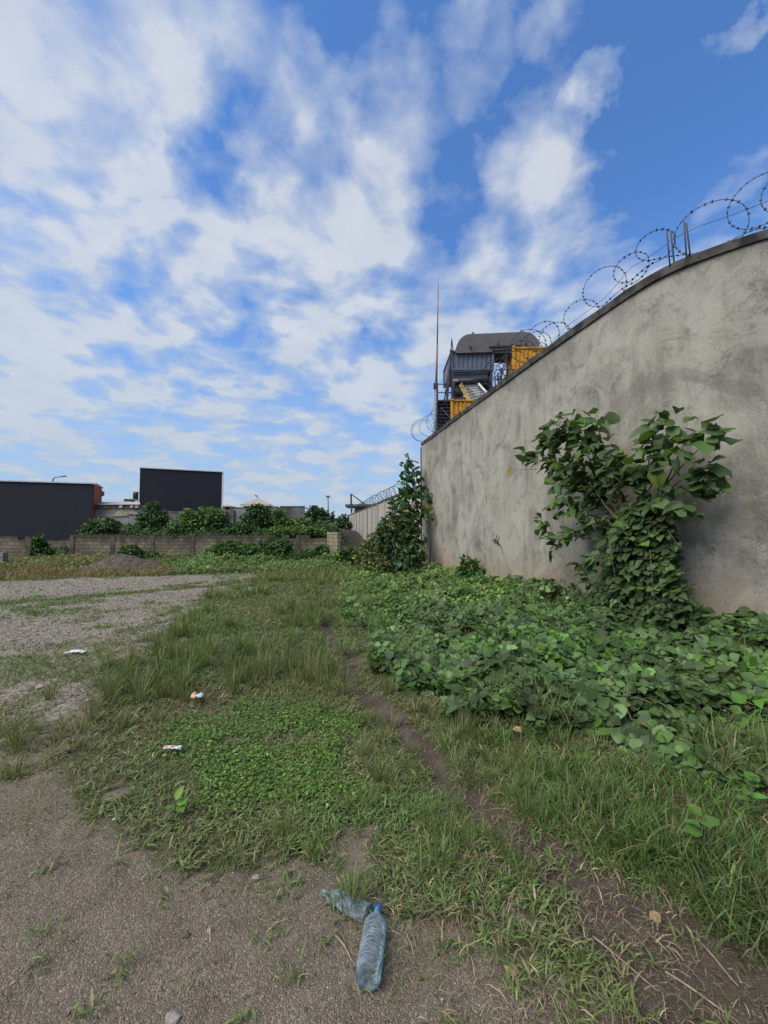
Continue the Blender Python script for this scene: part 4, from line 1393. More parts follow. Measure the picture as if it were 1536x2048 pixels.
# ---- 1. short turf everywhere that is not bare
x, y, r = scatter(560000, 1.1, 27)
zp, zf, zl, zs, zc, zv, zt = zones(x, y)
g = wall_gap(x, y)
patch = fbm(x, y, 2.2, 4, 91); big_p = fbm(x, y, 0.55, 3, 92)
dens = np.ones_like(x)
dens *= (1 - 0.985 * zp * (1 - .45 * sstep(.5, .7, fbm(x, y, 3.3, 3, 95)) * (y > 2.9)))
dens *= 1 - zf * (1 - 0.02 - 0.5 * sstep(0.62, 0.78, patch))
dens *= np.where(pip(x, y, SPARSE), 0.45, 1) * np.where(pip(x, y, SHADEDIRT), 0.3, 1)
lotd = 0.04 + 0.95 * sstep(0.42, 0.56, fbm(x, y, 1.6, 4, 93)) * sstep(0.30, 0.48, big_p) * sstep(11.5, 9.0, y) + 0.55 * sstep(6.2, 4.4, y) * sstep(.36, .52, patch)
dens *= 1 - zl * (1 - np.maximum(lotd, 0.9 * zs))
dens *= 1 - 0.92 * zv
ld = (pip(x + (fbm(x, y, 1.2, 3, 97) - .5) * 1.5, y + (fbm(x, y, 1.2, 3, 98) - .5) * 1.8, LEFTDRY) * .5 + pip(x + (fbm(x, y, 2.8, 4, 67) - .5) * 2.2, y + (fbm(x, y, 2.8, 4, 68) - .5) * 2.2, LEFTDRY) * .5)
dens *= 1 - ld * (.74 - .66 * sstep(.44, .60, fbm(x, y, 2.6, 4, 99)))
dens *= 0.35 + 0.65 * sstep(0.30, 0.52, patch)
keep = (rng.random(len(x)) < dens) & (g > 0.08) & ((y < 23.5) | (x > -2))
x, y, r, zt_, zc_, zl_, zf_ = [a_[keep] for a_ in (x, y, r, zt, zc, zl, zf)]
n = len(x)
P = np.stack([x, y, ground_h(x, y) - 0.005], 1)
Ln = (0.028 + 0.036 * rng.random(n)) * (1 + 1.1 * zt_ * fbm(x, y, 0.8, 2, 5)) * (0.7 + 0.6 * fbm(x, y, 1.6, 3, 6)) * (1 + 0.04 * np.clip(r - 4, 0, 12))
Ln *= np.where(zf_ > 0, 0.6, 1) * np.where(zl_ > 0, 1.3, 1)
Wd = (0.0030 + 0.0026 * rng.random(n)) * np.clip((r / 2.4) ** 0.85, 1, 7)
stuff(blades('short_grass', P, rng.random(n) * 6.283, Ln, Wd, 0.5 + 0.75 * rng.random(n), gcol(n, x, y, 0.11, 0.3)), 'short olive grass and turf covering most of the waste ground', 'grass')
print('turf', n)

# ---- 2. broad bladed creeping grass (clumps of short wide blades), mostly near the path
x, y, r = scatter(26000, 1.3, 14)
zp, zf, zl, zs, zc, zv, zt = zones(x, y)
g = wall_gap(x, y)
patch = fbm(x, y, 1.7, 3, 191)
dens = (0.25 + 0.9 * sstep(0.42, 0.6, patch)) * (1 - 0.95 * zp) * (1 - .95 * zf) * (1 - .95 * zl) * (1 - .5 * zv) * np.where(pip(x, y, SPARSE), 0.4, 1) * np.where(pip(x, y, LEFTDRY), 0.2, 1) * np.where(pip(x, y, SHADEDIRT), 0.4, 1)
pd_, _ = polydist(x, y, PATH)
dens *= 0.35 + 0.9 * (1 - sstep(0.5, 1.6, pd_))
keep = (rng.random(len(x)) < dens) & (g > 0.15)
cx, cy, cr = x[keep], y[keep], r[keep]
nb = 11
idxs = np.repeat(np.arange(len(cx)), nb)
x = cx[idxs] + rng.normal(0, 0.022, len(idxs)); y = cy[idxs] + rng.normal(0, 0.022, len(idxs)); r = cr[idxs]
n = len(x)
P = np.stack([x, y, ground_h(x, y) + 0.015 * rng.random(n)], 1)
cc = gcol(n, x, y, 0.10, 0.15)
cc = np.clip(cc * 1.12, 0, .7)
stuff(blades('crab_grass', P, rng.random(n) * 6.283, 0.032 + 0.052 * rng.random(n), (0.0055 + 0.0045 * rng.random(n)) * np.clip((r / 3) ** .6, 1, 3), 0.75 + 0.6 * rng.random(n), cc, basewide=0.5), 'low clumps of broad bladed creeping grass beside the footpath', 'grass')

# ---- 3. tall fine tufts
x, y, r = scatter(9000, 1.6, 24)
zp, zf, zl, zs, zc, zv, zt = zones(x, y)
g = wall_gap(x, y)
patch = fbm(x, y, 0.8, 3, 291); p2 = fbm(x, y, 3.0, 2, 292)
dens = 0.16 * sstep(0.45, 0.62, patch) + 0.55 * zt * sstep(0.33, 0.55, patch)
pd_, _ = polydist(x, y, PATH)
dens += 0.22 * (1 - sstep(0.3, 1.0, pd_)) * (y > 1.9)
dens *= (1 - zp) * (1 - .985 * zf) * (1 - zl * (1 - .16 * sstep(.5, .62, p2))) * (1 - .9 * zv) * (1 - 0.8 * zc)
keep = (rng.random(len(x)) < dens) & (g > 0.3) & ((y < 23.5) | (x > -2))
cx, cy, cr, ct = x[keep], y[keep], r[keep], zt[keep]
nb = 34
idxs = np.repeat(np.arange(len(cx)), nb)
tl = (0.13 + 0.15 * rng.random(len(cx)))[idxs] * (0.8 + 0.35 * ct[idxs])
hue_t = rng.random(len(cx))[idxs]
rad = np.abs(rng.normal(0, 0.035, len(idxs))) * np.clip(cr[idxs] / 5, 1, 2.2); th = rng.random(len(idxs)) * 6.283
x = cx[idxs] + rad * np.cos(th); y = cy[idxs] + rad * np.sin(th); r = cr[idxs]
n = len(x)
P = np.stack([x, y, ground_h(x, y)], 1)
cc = gcol(n, x, y, 0.08, -0.1) * (0.85 + 0.4 * hue_t[:, None])
lz = np.abs(rng.normal(0, 0.30, n)) + 0.12
stuff(blades('tall_grass', P, th + rng.normal(0, .5, n), tl * (0.6 + 0.55 * rng.random(n)), (0.0024 + 0.0018 * rng.random(n)) * np.clip((r / 2.4) ** .85, 1, 6), lz, cc), 'tall fine grass in soft tufts between the gravel lot and the footpath', 'grass')
print('tall', n)

# ---- 4. bright long grass growing out under the vines
poly = G([(960, 1440), (1200, 1450), (1420, 1540), (1536, 1640), (1536, 1760), (1250, 1740), (1150, 1600), (1000, 1520)])
x, y, r = scatter(60000, 2.0, 6)
ok = pip(x + (fbm(x, y, 3, 2, 1) - .5) * .3, y + (fbm(x, y, 3, 2, 2) - .5) * .4, poly) & (fbm(x, y, 2.2, 2, 61) > 0.47) & (rng.random(len(x)) < 0.75)
x, y, r = x[ok], y[ok], r[ok]; n = len(x)
P = np.stack([x, y, ground_h(x, y)], 1)
cc = vary((0.080, 0.150, 0.030), n, 0.25, 0.12, 0.10, G_DRY)
stuff(blades('long_green_grass', P, rng.random(n) * 6.283, 0.07 + 0.12 * rng.random(n), 0.005 + 0.004 * rng.random(n), 0.25 + 0.6 * rng.random(n), cc), 'bright long green grass at the lower edge of the vine mat', 'grass')
# darker tussocks at the right edge
spots = [gpix(px, py) for px, py in ((1400, 1760), (1455, 1740), (1500, 1790), (1536, 1770), (1480, 1840), (1560, 1850), (1330, 1700), (1250, 1690), (1180, 1620), (1500, 1700))]
xs_, ys_, hs_ = [], [], []
for (sx, sy) in spots:
    k = 260
    xs_.append(sx + rng.normal(0, .10, k)); ys_.append(sy + rng.normal(0, .08, k)); hs_.append(0.07 + .14 * rng.random(k))
x = np.concatenate(xs_); y = np.concatenate(ys_); n = len(x)
P = np.stack([x, y, ground_h(x, y)], 1)
stuff(blades('tussock_grass', P, rng.random(n) * 6.283, np.concatenate(hs_), 0.0045 + 0.004 * rng.random(n), 0.35 + .7 * rng.random(n), vary((0.080, 0.130, 0.036), n, 0.3, .12, .14, G_DRY)), 'dark green arching tussock grass at the right edge by the trodden soil', 'grass')

# ---- 5. clover like ground cover
x, y, r = scatter(240000, 2.2, 7)
ok = np.zeros(len(x), bool)
jx = x + (fbm(x, y, 2, 3, 71) - .5) * 1.0 + rng.normal(0, .10, len(x)); jy = y + (fbm(x, y, 2, 3, 72) - .5) * 1.3 + rng.normal(0, .14, len(x))
for p in CLOVER: ok |= pip(jx, jy, p)
ok &= (rng.random(len(x)) < .85 * sstep(.36, .56, fbm(x, y, 2.2, 4, 73)))
x, y, r = x[ok], y[ok], r[ok]; n = len(x)
P = np.stack([x, y, ground_h(x, y) + 0.02 + 0.05 * rng.random(n) * fbm(x, y, 3, 2, 74)], 1)
ax = unit(np.stack([rng.normal(0, 1, n), rng.normal(0, 1, n), rng.normal(0.1, .3, n)], 1)); nr = unit(np.stack([rng.normal(0, .35, n), rng.normal(0, .35, n), np.ones(n)], 1))
stuff(instance_leaves('ground_cover', 'small', P, ax, nr, 0.016 + 0.012 * rng.random(n), vary((0.112, 0.200, 0.040), n, .3, .1), M_GRASS, smooth=False), 'bright green small leaved ground cover in the middle of the grass', 'ground cover')
print('clover', n)

# ---- 6. straw and dead stalks
x, y, r = scatter(110000, 1.15, 9)
zp, zf, zl, zs, zc, zv, zt = zones(x, y)
patch = fbm(x, y, 1.6, 3, 391)
right = sstep(-0.1, 0.5, x) * (y < 2.4)
dens = (0.10 + 0.5 * sstep(.5, .7, patch)) * (1 - 0.55 * zp) * (1 - zf * (.92 - .6 * right)) * (1 - .95 * zl) + 0.16 * right
keep = (rng.random(len(x)) < dens) & (wall_gap(x, y) > .2)
x, y, r = x[keep], y[keep], r[keep]; n = len(x)
P = np.stack([x, y, ground_h(x, y) + 0.004 + 0.022 * rng.random(n) ** 2], 1)
stuff(blades('straw_litter', P, rng.random(n) * 6.283, 0.03 + 0.08 * rng.random(n) ** 2, (0.0022 + 0.0022 * rng.random(n)) * np.clip((r / 2.4) ** .7, 1, 3), 1.12 + 0.12 * rng.random(n), vary((0.22, 0.17, 0.11), n, .42, .08)), 'dry straw and dead stalks scattered over the soil', 'straw')
print('straw', n)

# a few longer fallen stalks, each lying on the soil
st_px = [((1185, 1855), (1320, 1968)), ((1330, 1930), (1480, 2030)), ((1150, 1950), (1220, 2000)), ((1390, 1860), (1480, 1960)), ((668, 1870), (715, 1935)), ((1040, 1860), (1090, 1878))]
st_lb = ['longest pale dead stalk lying on the brown soil of the path', 'long dead stalk at the bottom right corner', 'short dead stalk left of the longest one',
         'thin dead stalk right of the longest one, near the tussocks', 'dead stalk lying left of the water bottle', 'little dead stalk by the grass edge right of the bottle']
for (a_, b_), lb in zip(st_px, st_lb):
    A_ = gpix(*a_); B_ = gpix(*b_)
    pts = []
    for k in range(6):
        t = k / 5; X = A_[0] + (B_[0] - A_[0]) * t; Y = A_[1] + (B_[1] - A_[1]) * t
        X += 0.006 * math.sin(t * 5); pts.append((X, Y, float(ground_h(np.array([X]), np.array([Y]))[0]) + 0.009))
    mb = MB(); mb.tube(pts, [0.004, .0045, .004, .0038, .003, .002], 5)
    m_st = bpy.data.materials.get('dead_stalk') or m_simple('dead_stalk', (0.17, 0.13, 0.085), (0.26, 0.21, 0.145), 40, 0.8)
    tag(mb.build('dead_stalk', m_st, None, pts[0]), lb, 'stalk')

# ---- 7. pebbles
def pebbles(name, x, y, size, col, label, mat):
    n = len(x)
    base = np.array([(1, 0, 0), (-1, 0, 0), (0, 1, 0), (0, -1, 0), (0, 0, 1), (0, 0, -1)], float)
    F = [(0, 2, 4), (2, 1, 4), (1, 3, 4), (3, 0, 4), (2, 0, 5), (1, 2, 5), (3, 1, 5), (0, 3, 5)]
    J = base[None] * (1 + 0.35 * rng.standard_normal((n, 6, 1))) + 0.22 * rng.standard_normal((n, 6, 3))
    J[:, :, 2] *= 0.6
    P = np.stack([x, y, ground_h(x, y) + size * 0.15], 1)
    V = P[:, None, :] + J * size[:, None, None]
    fl = np.array([i for f in F for i in f])
    loops = (fl[None] + (np.arange(n) * 6)[:, None]).ravel()
    o = np_mesh(name, V.reshape(-1, 3), loops, np.full(n * 8, 3), mat, None, None, np.repeat(col, 8, axis=0), False)
    stuff(o, label, 'pebbles')


m, N = new_mat('pebble_stone')
a = N.n('ShaderNodeAttribute', attribute_name='col')
finish(N, N.mix(N.noise(geo_pos(N), 150, 3), a.outputs[0], N.mix(1.0, a.outputs[0], (0.6, 0.57, 0.52), 'MULTIPLY')), 0.85, 0.25)
M_PEB = m
x, y, r = scatter(150000, 1.1, 7.5)
zp, zf, zl, zs, zc, zv, zt = zones(x, y)
keep = rng.random(len(x)) < 0.05 + .8 * zf + .45 * zl
x, y, r = x[keep], y[keep], r[keep]; n = len(x)
cb = rng.random(n)
col = np.where((cb < 0.5)[:, None], np.array([0.20, 0.165, 0.12]), np.where((cb < 0.85)[:, None], np.array([0.13, 0.105, 0.075]), np.array([0.34, 0.31, 0.25]))) * np.exp(.25 * rng.standard_normal((n, 1)))
pebbles('fine_gravel', x, y, (0.0014 + 0.003 * rng.random(n) ** 3 + (rng.random(n) > .994) * .006 * rng.random(n)) * np.clip((r / 2) ** .6, 1, 2.2), col, 'fine gravel and grit on the bare dirt in the foreground', M_PEB)
x, y, r = scatter(90000, 4.5, 26)
zp, zf, zl, zs, zc, zv, zt = zones(x, y)
keep = (rng.random(len(x)) < zl * 0.8 * (1 - .8 * zs) * (.4 + fbm(x, y, .8, 2, 8))) & (y < 23)
x, y, r = x[keep], y[keep], r[keep]; n = len(x)
cb = rng.random(n)
col = np.where((cb < 0.55)[:, None], np.array([0.26, 0.235, 0.195]), np.where((cb < 0.8)[:, None], np.array([0.15, 0.13, 0.105]), np.array([0.34, 0.33, 0.31]))) * np.exp(.2 * rng.standard_normal((n, 1)))
pebbles('coarse_gravel', x, y, (0.008 + 0.014 * rng.random(n) ** 2) * np.clip((r / 8) ** .5, .7, 1.8), col, 'coarse grey gravel spread over the vehicle track on the left', M_PEB)
print('pebbles', n)

# ------------------------------------------------------------------ vine mat
def vine_top(x, y):
    g = wall_gap(x, y)
    b = 0.10 + 0.26 * sstep(.25, .75, fbm(x, y, 1.3, 3, 401)) + 0.16 * fbm(x, y, 4.5, 2, 405) + 0.30 * np.exp(-((y - 7.4) / .9) ** 2) * (1 - sstep(.2, 1.6, g))
    b = b * np.where(y > 9, .8, 1.0)
    return b


x, y, r = scatter(120000, 2.2, 22, power=0.7, a0=R(36), a1=R(96))
zp, zf, zl, zs, zc, zv, zt = zones(x, y)
g = wall_gap(x, y)
edge = fbm(x, y, 1.4, 3, 402)
gap = sstep(0.38, 0.47, fbm(x, y, 2.1, 3, 403))
low_right = (y < 4.3) & (x > 1.5)
dn = zv * np.where(low_right, 0.12 + 0.70 * gap, 0.55 + 0.45 * gap) * np.where((y < 3.3), 0.45, 1)
keep = (rng.random(len(x)) < dn) & (g > 0.02)
x, y, r, g = x[keep], y[keep], r[keep], g[keep]
n = len(x)
ed_, _ = polydist(x, y, [(a_[0], a_[1], 1) for a_ in VINE[5:] + VINE[:2]])
top = vine_top(x, y) * np.where(y < 3.4, 0.5, 1) * (0.40 + 0.60 * sstep(0.0, 0.6, ed_))
# taller fringe piles
layer = rng.random(n)
hollow = sstep(.60, .72, fbm(x, y, 2.8, 3, 409))
z = ground_h(x, y) + top * (1 - 0.75 * layer ** 1.6) * (1 - .55 * hollow) + 0.02 * rng.standard_normal(n)
cl_j = rng.normal(0, 0.03, n)
e_ = 0.08
gxv = -(vine_top(x + e_, y) + ground_h(x + e_, y) - vine_top(x - e_, y) - ground_h(x - e_, y)) / (2 * e_)
gyv = -(vine_top(x, y + e_) + ground_h(x, y + e_) - vine_top(x, y - e_) - ground_h(x, y - e_)) / (2 * e_)
nr = unit(np.stack([gxv * .8 - 0.18, gyv * .8 - 0.30, np.ones(n)], 1) + 0.42 * rng.standard_normal((n, 3)))
azm = rng.random(n) * 6.283
# three leaflets per leaf
posl, axl, nrl, szl, coll = [], [], [], [], []
base_sz = (0.040 + 0.066 * rng.random(n) ** 1.3) * np.where(y < 5, 1.28, 1.0) * np.clip(1 + (r - 7) * 0.02, 0.95, 1.35)
tone = fbm(x, y, 1.2, 3, 404)
c0 = np.array([0.062, 0.106, 0.036]) * (0.55 + 0.9 * tone[:, None]) * np.exp(0.36 * rng.standard_normal((n, 1))) * (1.15 - .35 * layer[:, None] * 0)
young = rng.random(n) < 0.05 + .28 * sstep(.5, .7, fbm(x, y, 1.0, 3, 406))
c0[young] = np.array([0.085, 0.19, 0.028]) * np.exp(.2 * rng.standard_normal((young.sum(), 1)))
yl = rng.random(n) < 0.0035
c0[yl] = np.array([0.22, 0.185, 0.055])
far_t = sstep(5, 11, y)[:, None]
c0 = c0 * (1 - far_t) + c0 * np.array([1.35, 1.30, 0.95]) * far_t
for k, da in enumerate((0, 2.0, -2.0)):
    a_ = azm + da
    dv = np.stack([np.cos(a_), np.sin(a_), np.zeros(n)], 1)
    dv = unit(dv - nr * np.sum(dv * nr, 1, keepdims=True) + 0.10 * rng.standard_normal((n, 3)))
    P = np.stack([x, y, z], 1) + dv * (base_sz * (0.12 if k else 0.25))[:, None]
    posl.append(P); axl.append(dv); nrl.append(unit(nr + .18 * rng.standard_normal((n, 3)))); szl.append(base_sz * (1.05 if k == 0 else 0.9)); coll.append(c0 * np.exp(.08 * rng.standard_normal((n, 1))))
o = instance_leaves('vine_mat', 'round', np.concatenate(posl), np.concatenate(axl), np.concatenate(nrl), np.concatenate(szl), np.concatenate(coll), M_LEAF, smooth=True)
stuff(o, 'dense mat of broad three leaflet vine leaves along the foot of the tall wall', 'vine')
print('vine leaves', n)
# grass and weeds pushing up through the mat
x, y, r = scatter(9000, 2.4, 18, power=0.7, a0=R(36), a1=R(96))
zp, zf, zl, zs, zc, zv, zt = zones(x, y)
ok = (zv > .5) & (wall_gap(x, y) > .15) & (fbm(x, y, 1.5, 3, 441) > .5)
x, y = x[ok], y[ok]
x = np.repeat(x, 5) + rng.normal(0, .03, 5 * len(x)); y = np.repeat(y, 5) + rng.normal(0, .03, len(x)); n = len(x)
P = np.stack([x, y, ground_h(x, y) + .4 * vine_top(x, y)], 1)
stuff(blades('mat_grass', P, rng.random(n) * 6.283, .16 + .16 * rng.random(n), .005 + .004 * rng.random(n), .3 + .8 * rng.random(n), vary((.11, .16, .045), n, .3, .1, .15, G_DRY)), 'thin grass blades poking up through the vine mat', 'grass')
# withered leaves caught between the green ones
x, y, r = scatter(7000, 2.2, 14, power=0.7, a0=R(36), a1=R(96))
zp, zf, zl, zs, zc, zv, zt = zones(x, y)
ok = (zv > .3) & (wall_gap(x, y) > .15) & (rng.random(len(x)) < .22) & (polydist(x, y, [(a_[0], a_[1], 1) for a_ in VINE[5:] + VINE[:2]])[0] > .35)
x, y = x[ok], y[ok]; n = len(x)
P = np.stack([x, y, ground_h(x, y) + (.35 + .5 * rng.random(n)) * vine_top(x, y)], 1)
stuff(instance_leaves('withered_leaves', 'ovate', P, unit(rng.standard_normal((n, 3)) * np.array([1, 1, .4])), unit(np.stack([rng.normal(0, .5, n), rng.normal(-.3, .5, n), np.ones(n)], 1)), .04 + .05 * rng.random(n), vary((.12, .095, .055), n, .35, .1), M_LEAF), 'withered brown leaves caught in the vine mat', 'dead leaves')
# runners
mb = MB()
for k in range(90):
    px = random.uniform(820, 1530); py = random.uniform(1200, 1620)
    X, Y = gpix(px, py)
    if not pip(np.array([X]), np.array([Y]), VINE)[0]: continue
    a_ = random.uniform(0, 6.28); L_ = random.uniform(.3, .9); pts = []
    for j in range(8):
        t = j / 7; xx = X + math.cos(a_ + t * .8) * L_ * t; yy = Y + math.sin(a_ + t * .8) * L_ * t
        if wall_gap(np.array([xx]), np.array([yy]))[0] < .1: break
        zz = float(ground_h(np.array([xx]), np.array([yy]))[0] + vine_top(np.array([xx]), np.array([yy]))[0] * random.uniform(.55, 1.0))
        pts.append((xx, yy, zz))
    if len(pts) > 2: mb.tube(pts, 0.0035, 4)
stuff(mb.build('vine_runners', m_simple('vine_stem', (0.10, 0.09, 0.05), (0.16, 0.14, 0.08), 30, .8)), 'thin brown runners threading through the vine mat', 'vine')

# ------------------------------------------------------------------ leafy things
def leaf_ball(blobs, n_per, size, base, kind, name, parent, up=0.55, out=0.8, droop=0.35, yellow=0.0, bright=.25, shell=0.55, mat=None, hue=.10):
    """leaves through the outer volume of overlapping ellipsoids (cx,cy,cz,rx,ry,rz)"""
    PP, AA, NN = [], [], []
    vol = [b_[3] * b_[4] * b_[5] for b_ in blobs]
    for b_, v in zip(blobs, vol):
        cnt = max(6, int(n_per * (v ** (2 / 3))))
        dv = unit(rng.standard_normal((cnt, 3)))
        rr = 1 - shell * rng.random((cnt, 1)) ** 1.5 + 0.10 * rng.standard_normal((cnt, 1))
        p = np.array(b_[:3]) + dv * rr * np.array(b_[3:6])
        PP.append(p); AA.append(unit(dv * out + rng.standard_normal((cnt, 3)) * .5 + np.array([0, 0, -droop])))
        NN.append(unit(dv * .6 + np.array([0, 0, up]) + .35 * rng.standard_normal((cnt, 3))))
    PP, AA, NN = np.concatenate(PP), np.concatenate(AA), np.concatenate(NN)
    n = len(PP)
    sz = size * (0.7 + 0.6 * rng.random(n))
    return instance_leaves(name, kind, PP, AA, NN, sz, vary(base, n, bright, hue, yellow), mat or M_LEAF, parent, smooth=(kind != 'small'))


def hz_at(X, Y): return float(ground_h(np.array([X]), np.array([Y]))[0])


# ---- the big shrub against the wall
def wpt(px, py, off):
    q = wall_hit(px, py, 0.0)
    p = q[0]
    # slide toward the camera along the view ray so that the point is `off` in front of the wall
    d = Vector((0, 0, EYE)) - p
    k = off / max(0.2, d.normalized().dot(q[2]))
    return p + d.normalized() * k


trunk_base = Vector((*gpix(1290, 1262, 0.35), 0.30))
shrub = thing('wall_shrub', 'big broad leaved shrub growing against the tall wall, cloaked in vines at its foot', 'shrub', tuple(trunk_base))
mb = MB()
fork = wpt(1265, 1060, 0.45)
midp = wpt(1280, 1160, 0.42)
br_px = [(1150, 870, .55), (1110, 900, .5), (1195, 850, .45), (1230, 900, .5), (1310, 860, .45), (1380, 870, .45), (1420, 880, .35), (1395, 940, .4), (1390, 1000, .4), (1130, 1010, .5), (1110, 1080, .45), (1170, 960, .6),
         (1280, 940, .6), (1200, 1030, .5), (1340, 990, .5), (1060, 890, .35)]
mb.tube([trunk_base - Vector((0, 0, .2)), midp, fork], [0.035, 0.03, 0.024], 7)
mb.build('trunk', M_STEM, shrub)
tips = []
for (px, py, off) in br_px:
    e = wpt(px, py, off)
    mb = MB()
    m1 = fork.lerp(e, 0.45) + Vector((random.uniform(-.08, .08), random.uniform(-.05, .05), random.uniform(-.12, .02)))
    mb.tube([fork, fork.lerp(m1, .5) + Vector((0, 0, -.04)), m1, m1.lerp(e, .55) + Vector((0, 0, .05)), e], [0.016, .013, .011, .008, .004], 5)
    mb.build('branch', M_STEM, shrub)
    tips.append(e)
# leaf sprays: rosettes of large leaves at tips and along the branches
RS = [(1120, 845, 9), (1150, 835, 8), (1165, 860, 10), (1195, 845, 8), (1095, 880, 10), (1130, 880, 12), (1160, 890, 10), (1080, 915, 9), (1110, 925, 12), (1145, 925, 12), (1180, 900, 10), (1205, 880, 6),
      (1060, 900, 3), (1225, 905, 4), (1245, 930, 7), (1215, 930, 9), (1190, 950, 10), (1130, 960, 8), (1160, 970, 9), (1120, 1000, 7), (1150, 1010, 8), (1210, 970, 11), (1250, 950, 10), (1285, 940, 7), (1270, 970, 8),
      (1295, 905, 5), (1312, 862, 6), (1335, 846, 6), (1350, 872, 4), (1302, 888, 4), (1330, 905, 4), (1360, 895, 3), (1405, 860, 4), (1425, 862, 5), (1400, 945, 5), (1420, 935, 4), (1385, 975, 5), (1395, 985, 4), (1370, 1010, 4), (1320, 960, 5),
      (1120, 1020, 5), (1095, 1060, 6), (1110, 1085, 6), (1140, 1075, 6), (1085, 1045, 4), (1160, 1060, 6), (1180, 1010, 8), (1205, 1040, 9), (1240, 1020, 10), (1275, 1010, 9), (1300, 1000, 7), (1250, 1070, 11), (1220, 1085, 9),
      (1165, 1130, 6), (1180, 1160, 5), (1225, 985, 8), (1265, 1045, 8), (1195, 1000, 7), (1290, 1040, 7), (1240, 1075, 8), (1160, 940, 6), (1305, 925, 4), (1175, 1040, 5), (1340, 1015, 6), (1200, 1110, 9)]
PP, AA, NN, SS, CC = [], [], [], [], []
for (px, py, k) in RS:
    c_ = wpt(px, py, random.uniform(.30, .72))
    p_, t_, n_w = wall_hit(px, py)
    for j in range(int(k * 1.6) + 2):
        a_ = random.uniform(0, 6.283)
        dirv_ = t_ * math.cos(a_) * 0.9 + n_w * (0.35 + 0.55 * random.random()) * (1 if random.random() < .8 else -.5) + Vector((0, 0, 1)) * (math.sin(a_) * .55 - 0.28)
        if px > 1380: dirv_ += t_ * .4
        if px < 1100: dirv_ -= t_ * .3
        dirv_.normalize()
        st_ = c_ + dirv_ * random.uniform(.01, .07) + Vector((random.gauss(0, .055), random.gauss(0, .05), random.gauss(0, .055)))
        PP.append(st_); AA.append(dirv_)
        NN.append((Vector((0, 0, 1)) * .75 + n_w * .6 + Vector((random.gauss(0, .3), random.gauss(0, .3), random.gauss(0, .3)))).normalized())
        low_ = max(0, min(1, (py - 940) / 120))
        SS.append(random.uniform(.15, .27) * (1 - .18 * low_))
        cb_ = np.array([0.060, 0.104, 0.034]) * math.exp(random.gauss(0, .25)) if random.random() > .13 else np.array([0.095, 0.17, 0.04]) * math.exp(random.gauss(0, .2))
        if random.random() < .004: cb_ = np.array([.22, .19, .05])
        CC.append(cb_)
instance_leaves('leaves', 'ovate', np.array(PP), np.array(AA), np.array(NN), np.array(SS), np.array(CC), M_LEAF, shrub, wjit=.12)
# yellow leaf on a side shoot at the left, and one yellow green in the middle
mb = MB(); a0 = wpt(1075, 938, .45); a1 = wpt(1040, 940, .25); a2 = wpt(1022, 935, .2)
mb.tube([a0, a1, a2], 0.004, 4); mb.build('side_shoot', M_STEM, shrub)
q = wpt(1018, 935, .2)
o = instance_leaves('yellow_leaf', 'ovate', np.array([q]), np.array([[.05, 0, -1.0]]), np.array([[-.6, -.8, .1]]), np.array([.15]), np.array([[.36, .30, .05]]), M_LEAF, shrub)
o['label'] = 'yellowing leaf on the leftmost shoot'
q = wpt(1312, 932, .7)
o = instance_leaves('bright_leaf', 'ovate', np.array([q]), np.array([[.05, -.1, -1.0]]), np.array([[-.5, -.85, .2]]), np.array([.27]), np.array([[.15, .22, .045]]), M_LEAF, shrub)
o['label'] = 'large yellow green hanging leaf'

# vines climbing the shrub's foot: a column of broad leaflets
VP, VA, VN, VS, VC = [], [], [], [], []
p_, t_, n_w = wall_hit(1280, 1100)
for k in range(1500):
    v = random.random()
    py = 1020 + v * 225
    half = np.interp(py, [1020, 1080, 1140, 1200, 1260], [50, 66, 82, 118, 165])
    cxp = np.interp(py, [1020, 1100, 1200, 1260], [1285, 1285, 1280, 1290])
    px = cxp + half * random.uniform(-1, 1) * (0.6 + .4 * random.random())
    h_ = wall_hit(px, py)
    if h_ is None: continue
    off = random.uniform(.12, .62) + .12 * v
    c_ = wpt(px, py, off)
    if c_.z < hz_at(c_.x, c_.y) + .05: continue
    a_ = random.uniform(0, 6.283)
    col_ = np.array([0.052, 0.088, 0.030]) * math.exp(random.gauss(0, .28))
    if random.random() < .07: col_ = np.array([.09, .17, .03])
    sz_ = random.uniform(.065, .115)
    nn_ = Vector((n_w.x * .75, n_w.y * .75, .75)) + Vector((random.gauss(0, .22), random.gauss(0, .22), random.gauss(0, .22)))
    nn_.normalize()
    e1 = nn_.cross(Vector((0, 0, 1))).normalized(); e2 = nn_.cross(e1)
    for da in (0, 2.0, -2.0):
        dv = e1 * math.cos(a_ + da) + e2 * math.sin(a_ + da) + Vector((0, 0, -.15))
        VP.append(c_ + dv * sz_ * .12); VA.append(dv.normalized()); VN.append(nn_); VS.append(sz_); VC.append(col_)
vt = thing('climbing_vine', 'broad leaved vine piled over the foot of the wall shrub', 'vine', tuple(trunk_base + Vector((0, -.15, -.05))))
instance_leaves('leaves', 'round', np.array(VP), np.array(VA), np.array(VN), np.array(VS), np.array(VC), M_LEAF, vt)
mb = MB()
for (x0, y0, x1, y1) in ((1235, 1200, 1290, 1245), (1290, 1160, 1322, 1205), (1335, 1060, 1370, 1100), (1215, 1060, 1235, 1180), (1300, 1100, 1310, 1220)):
    a_, b_ = wpt(x0, y0, .85), wpt(x1, y1, .95)
    mb.tube([a_, a_.lerp(b_, .5) + Vector((0, 0, -.03)), b_], .004, 4)
mb.build('stems', M_STEM, vt)


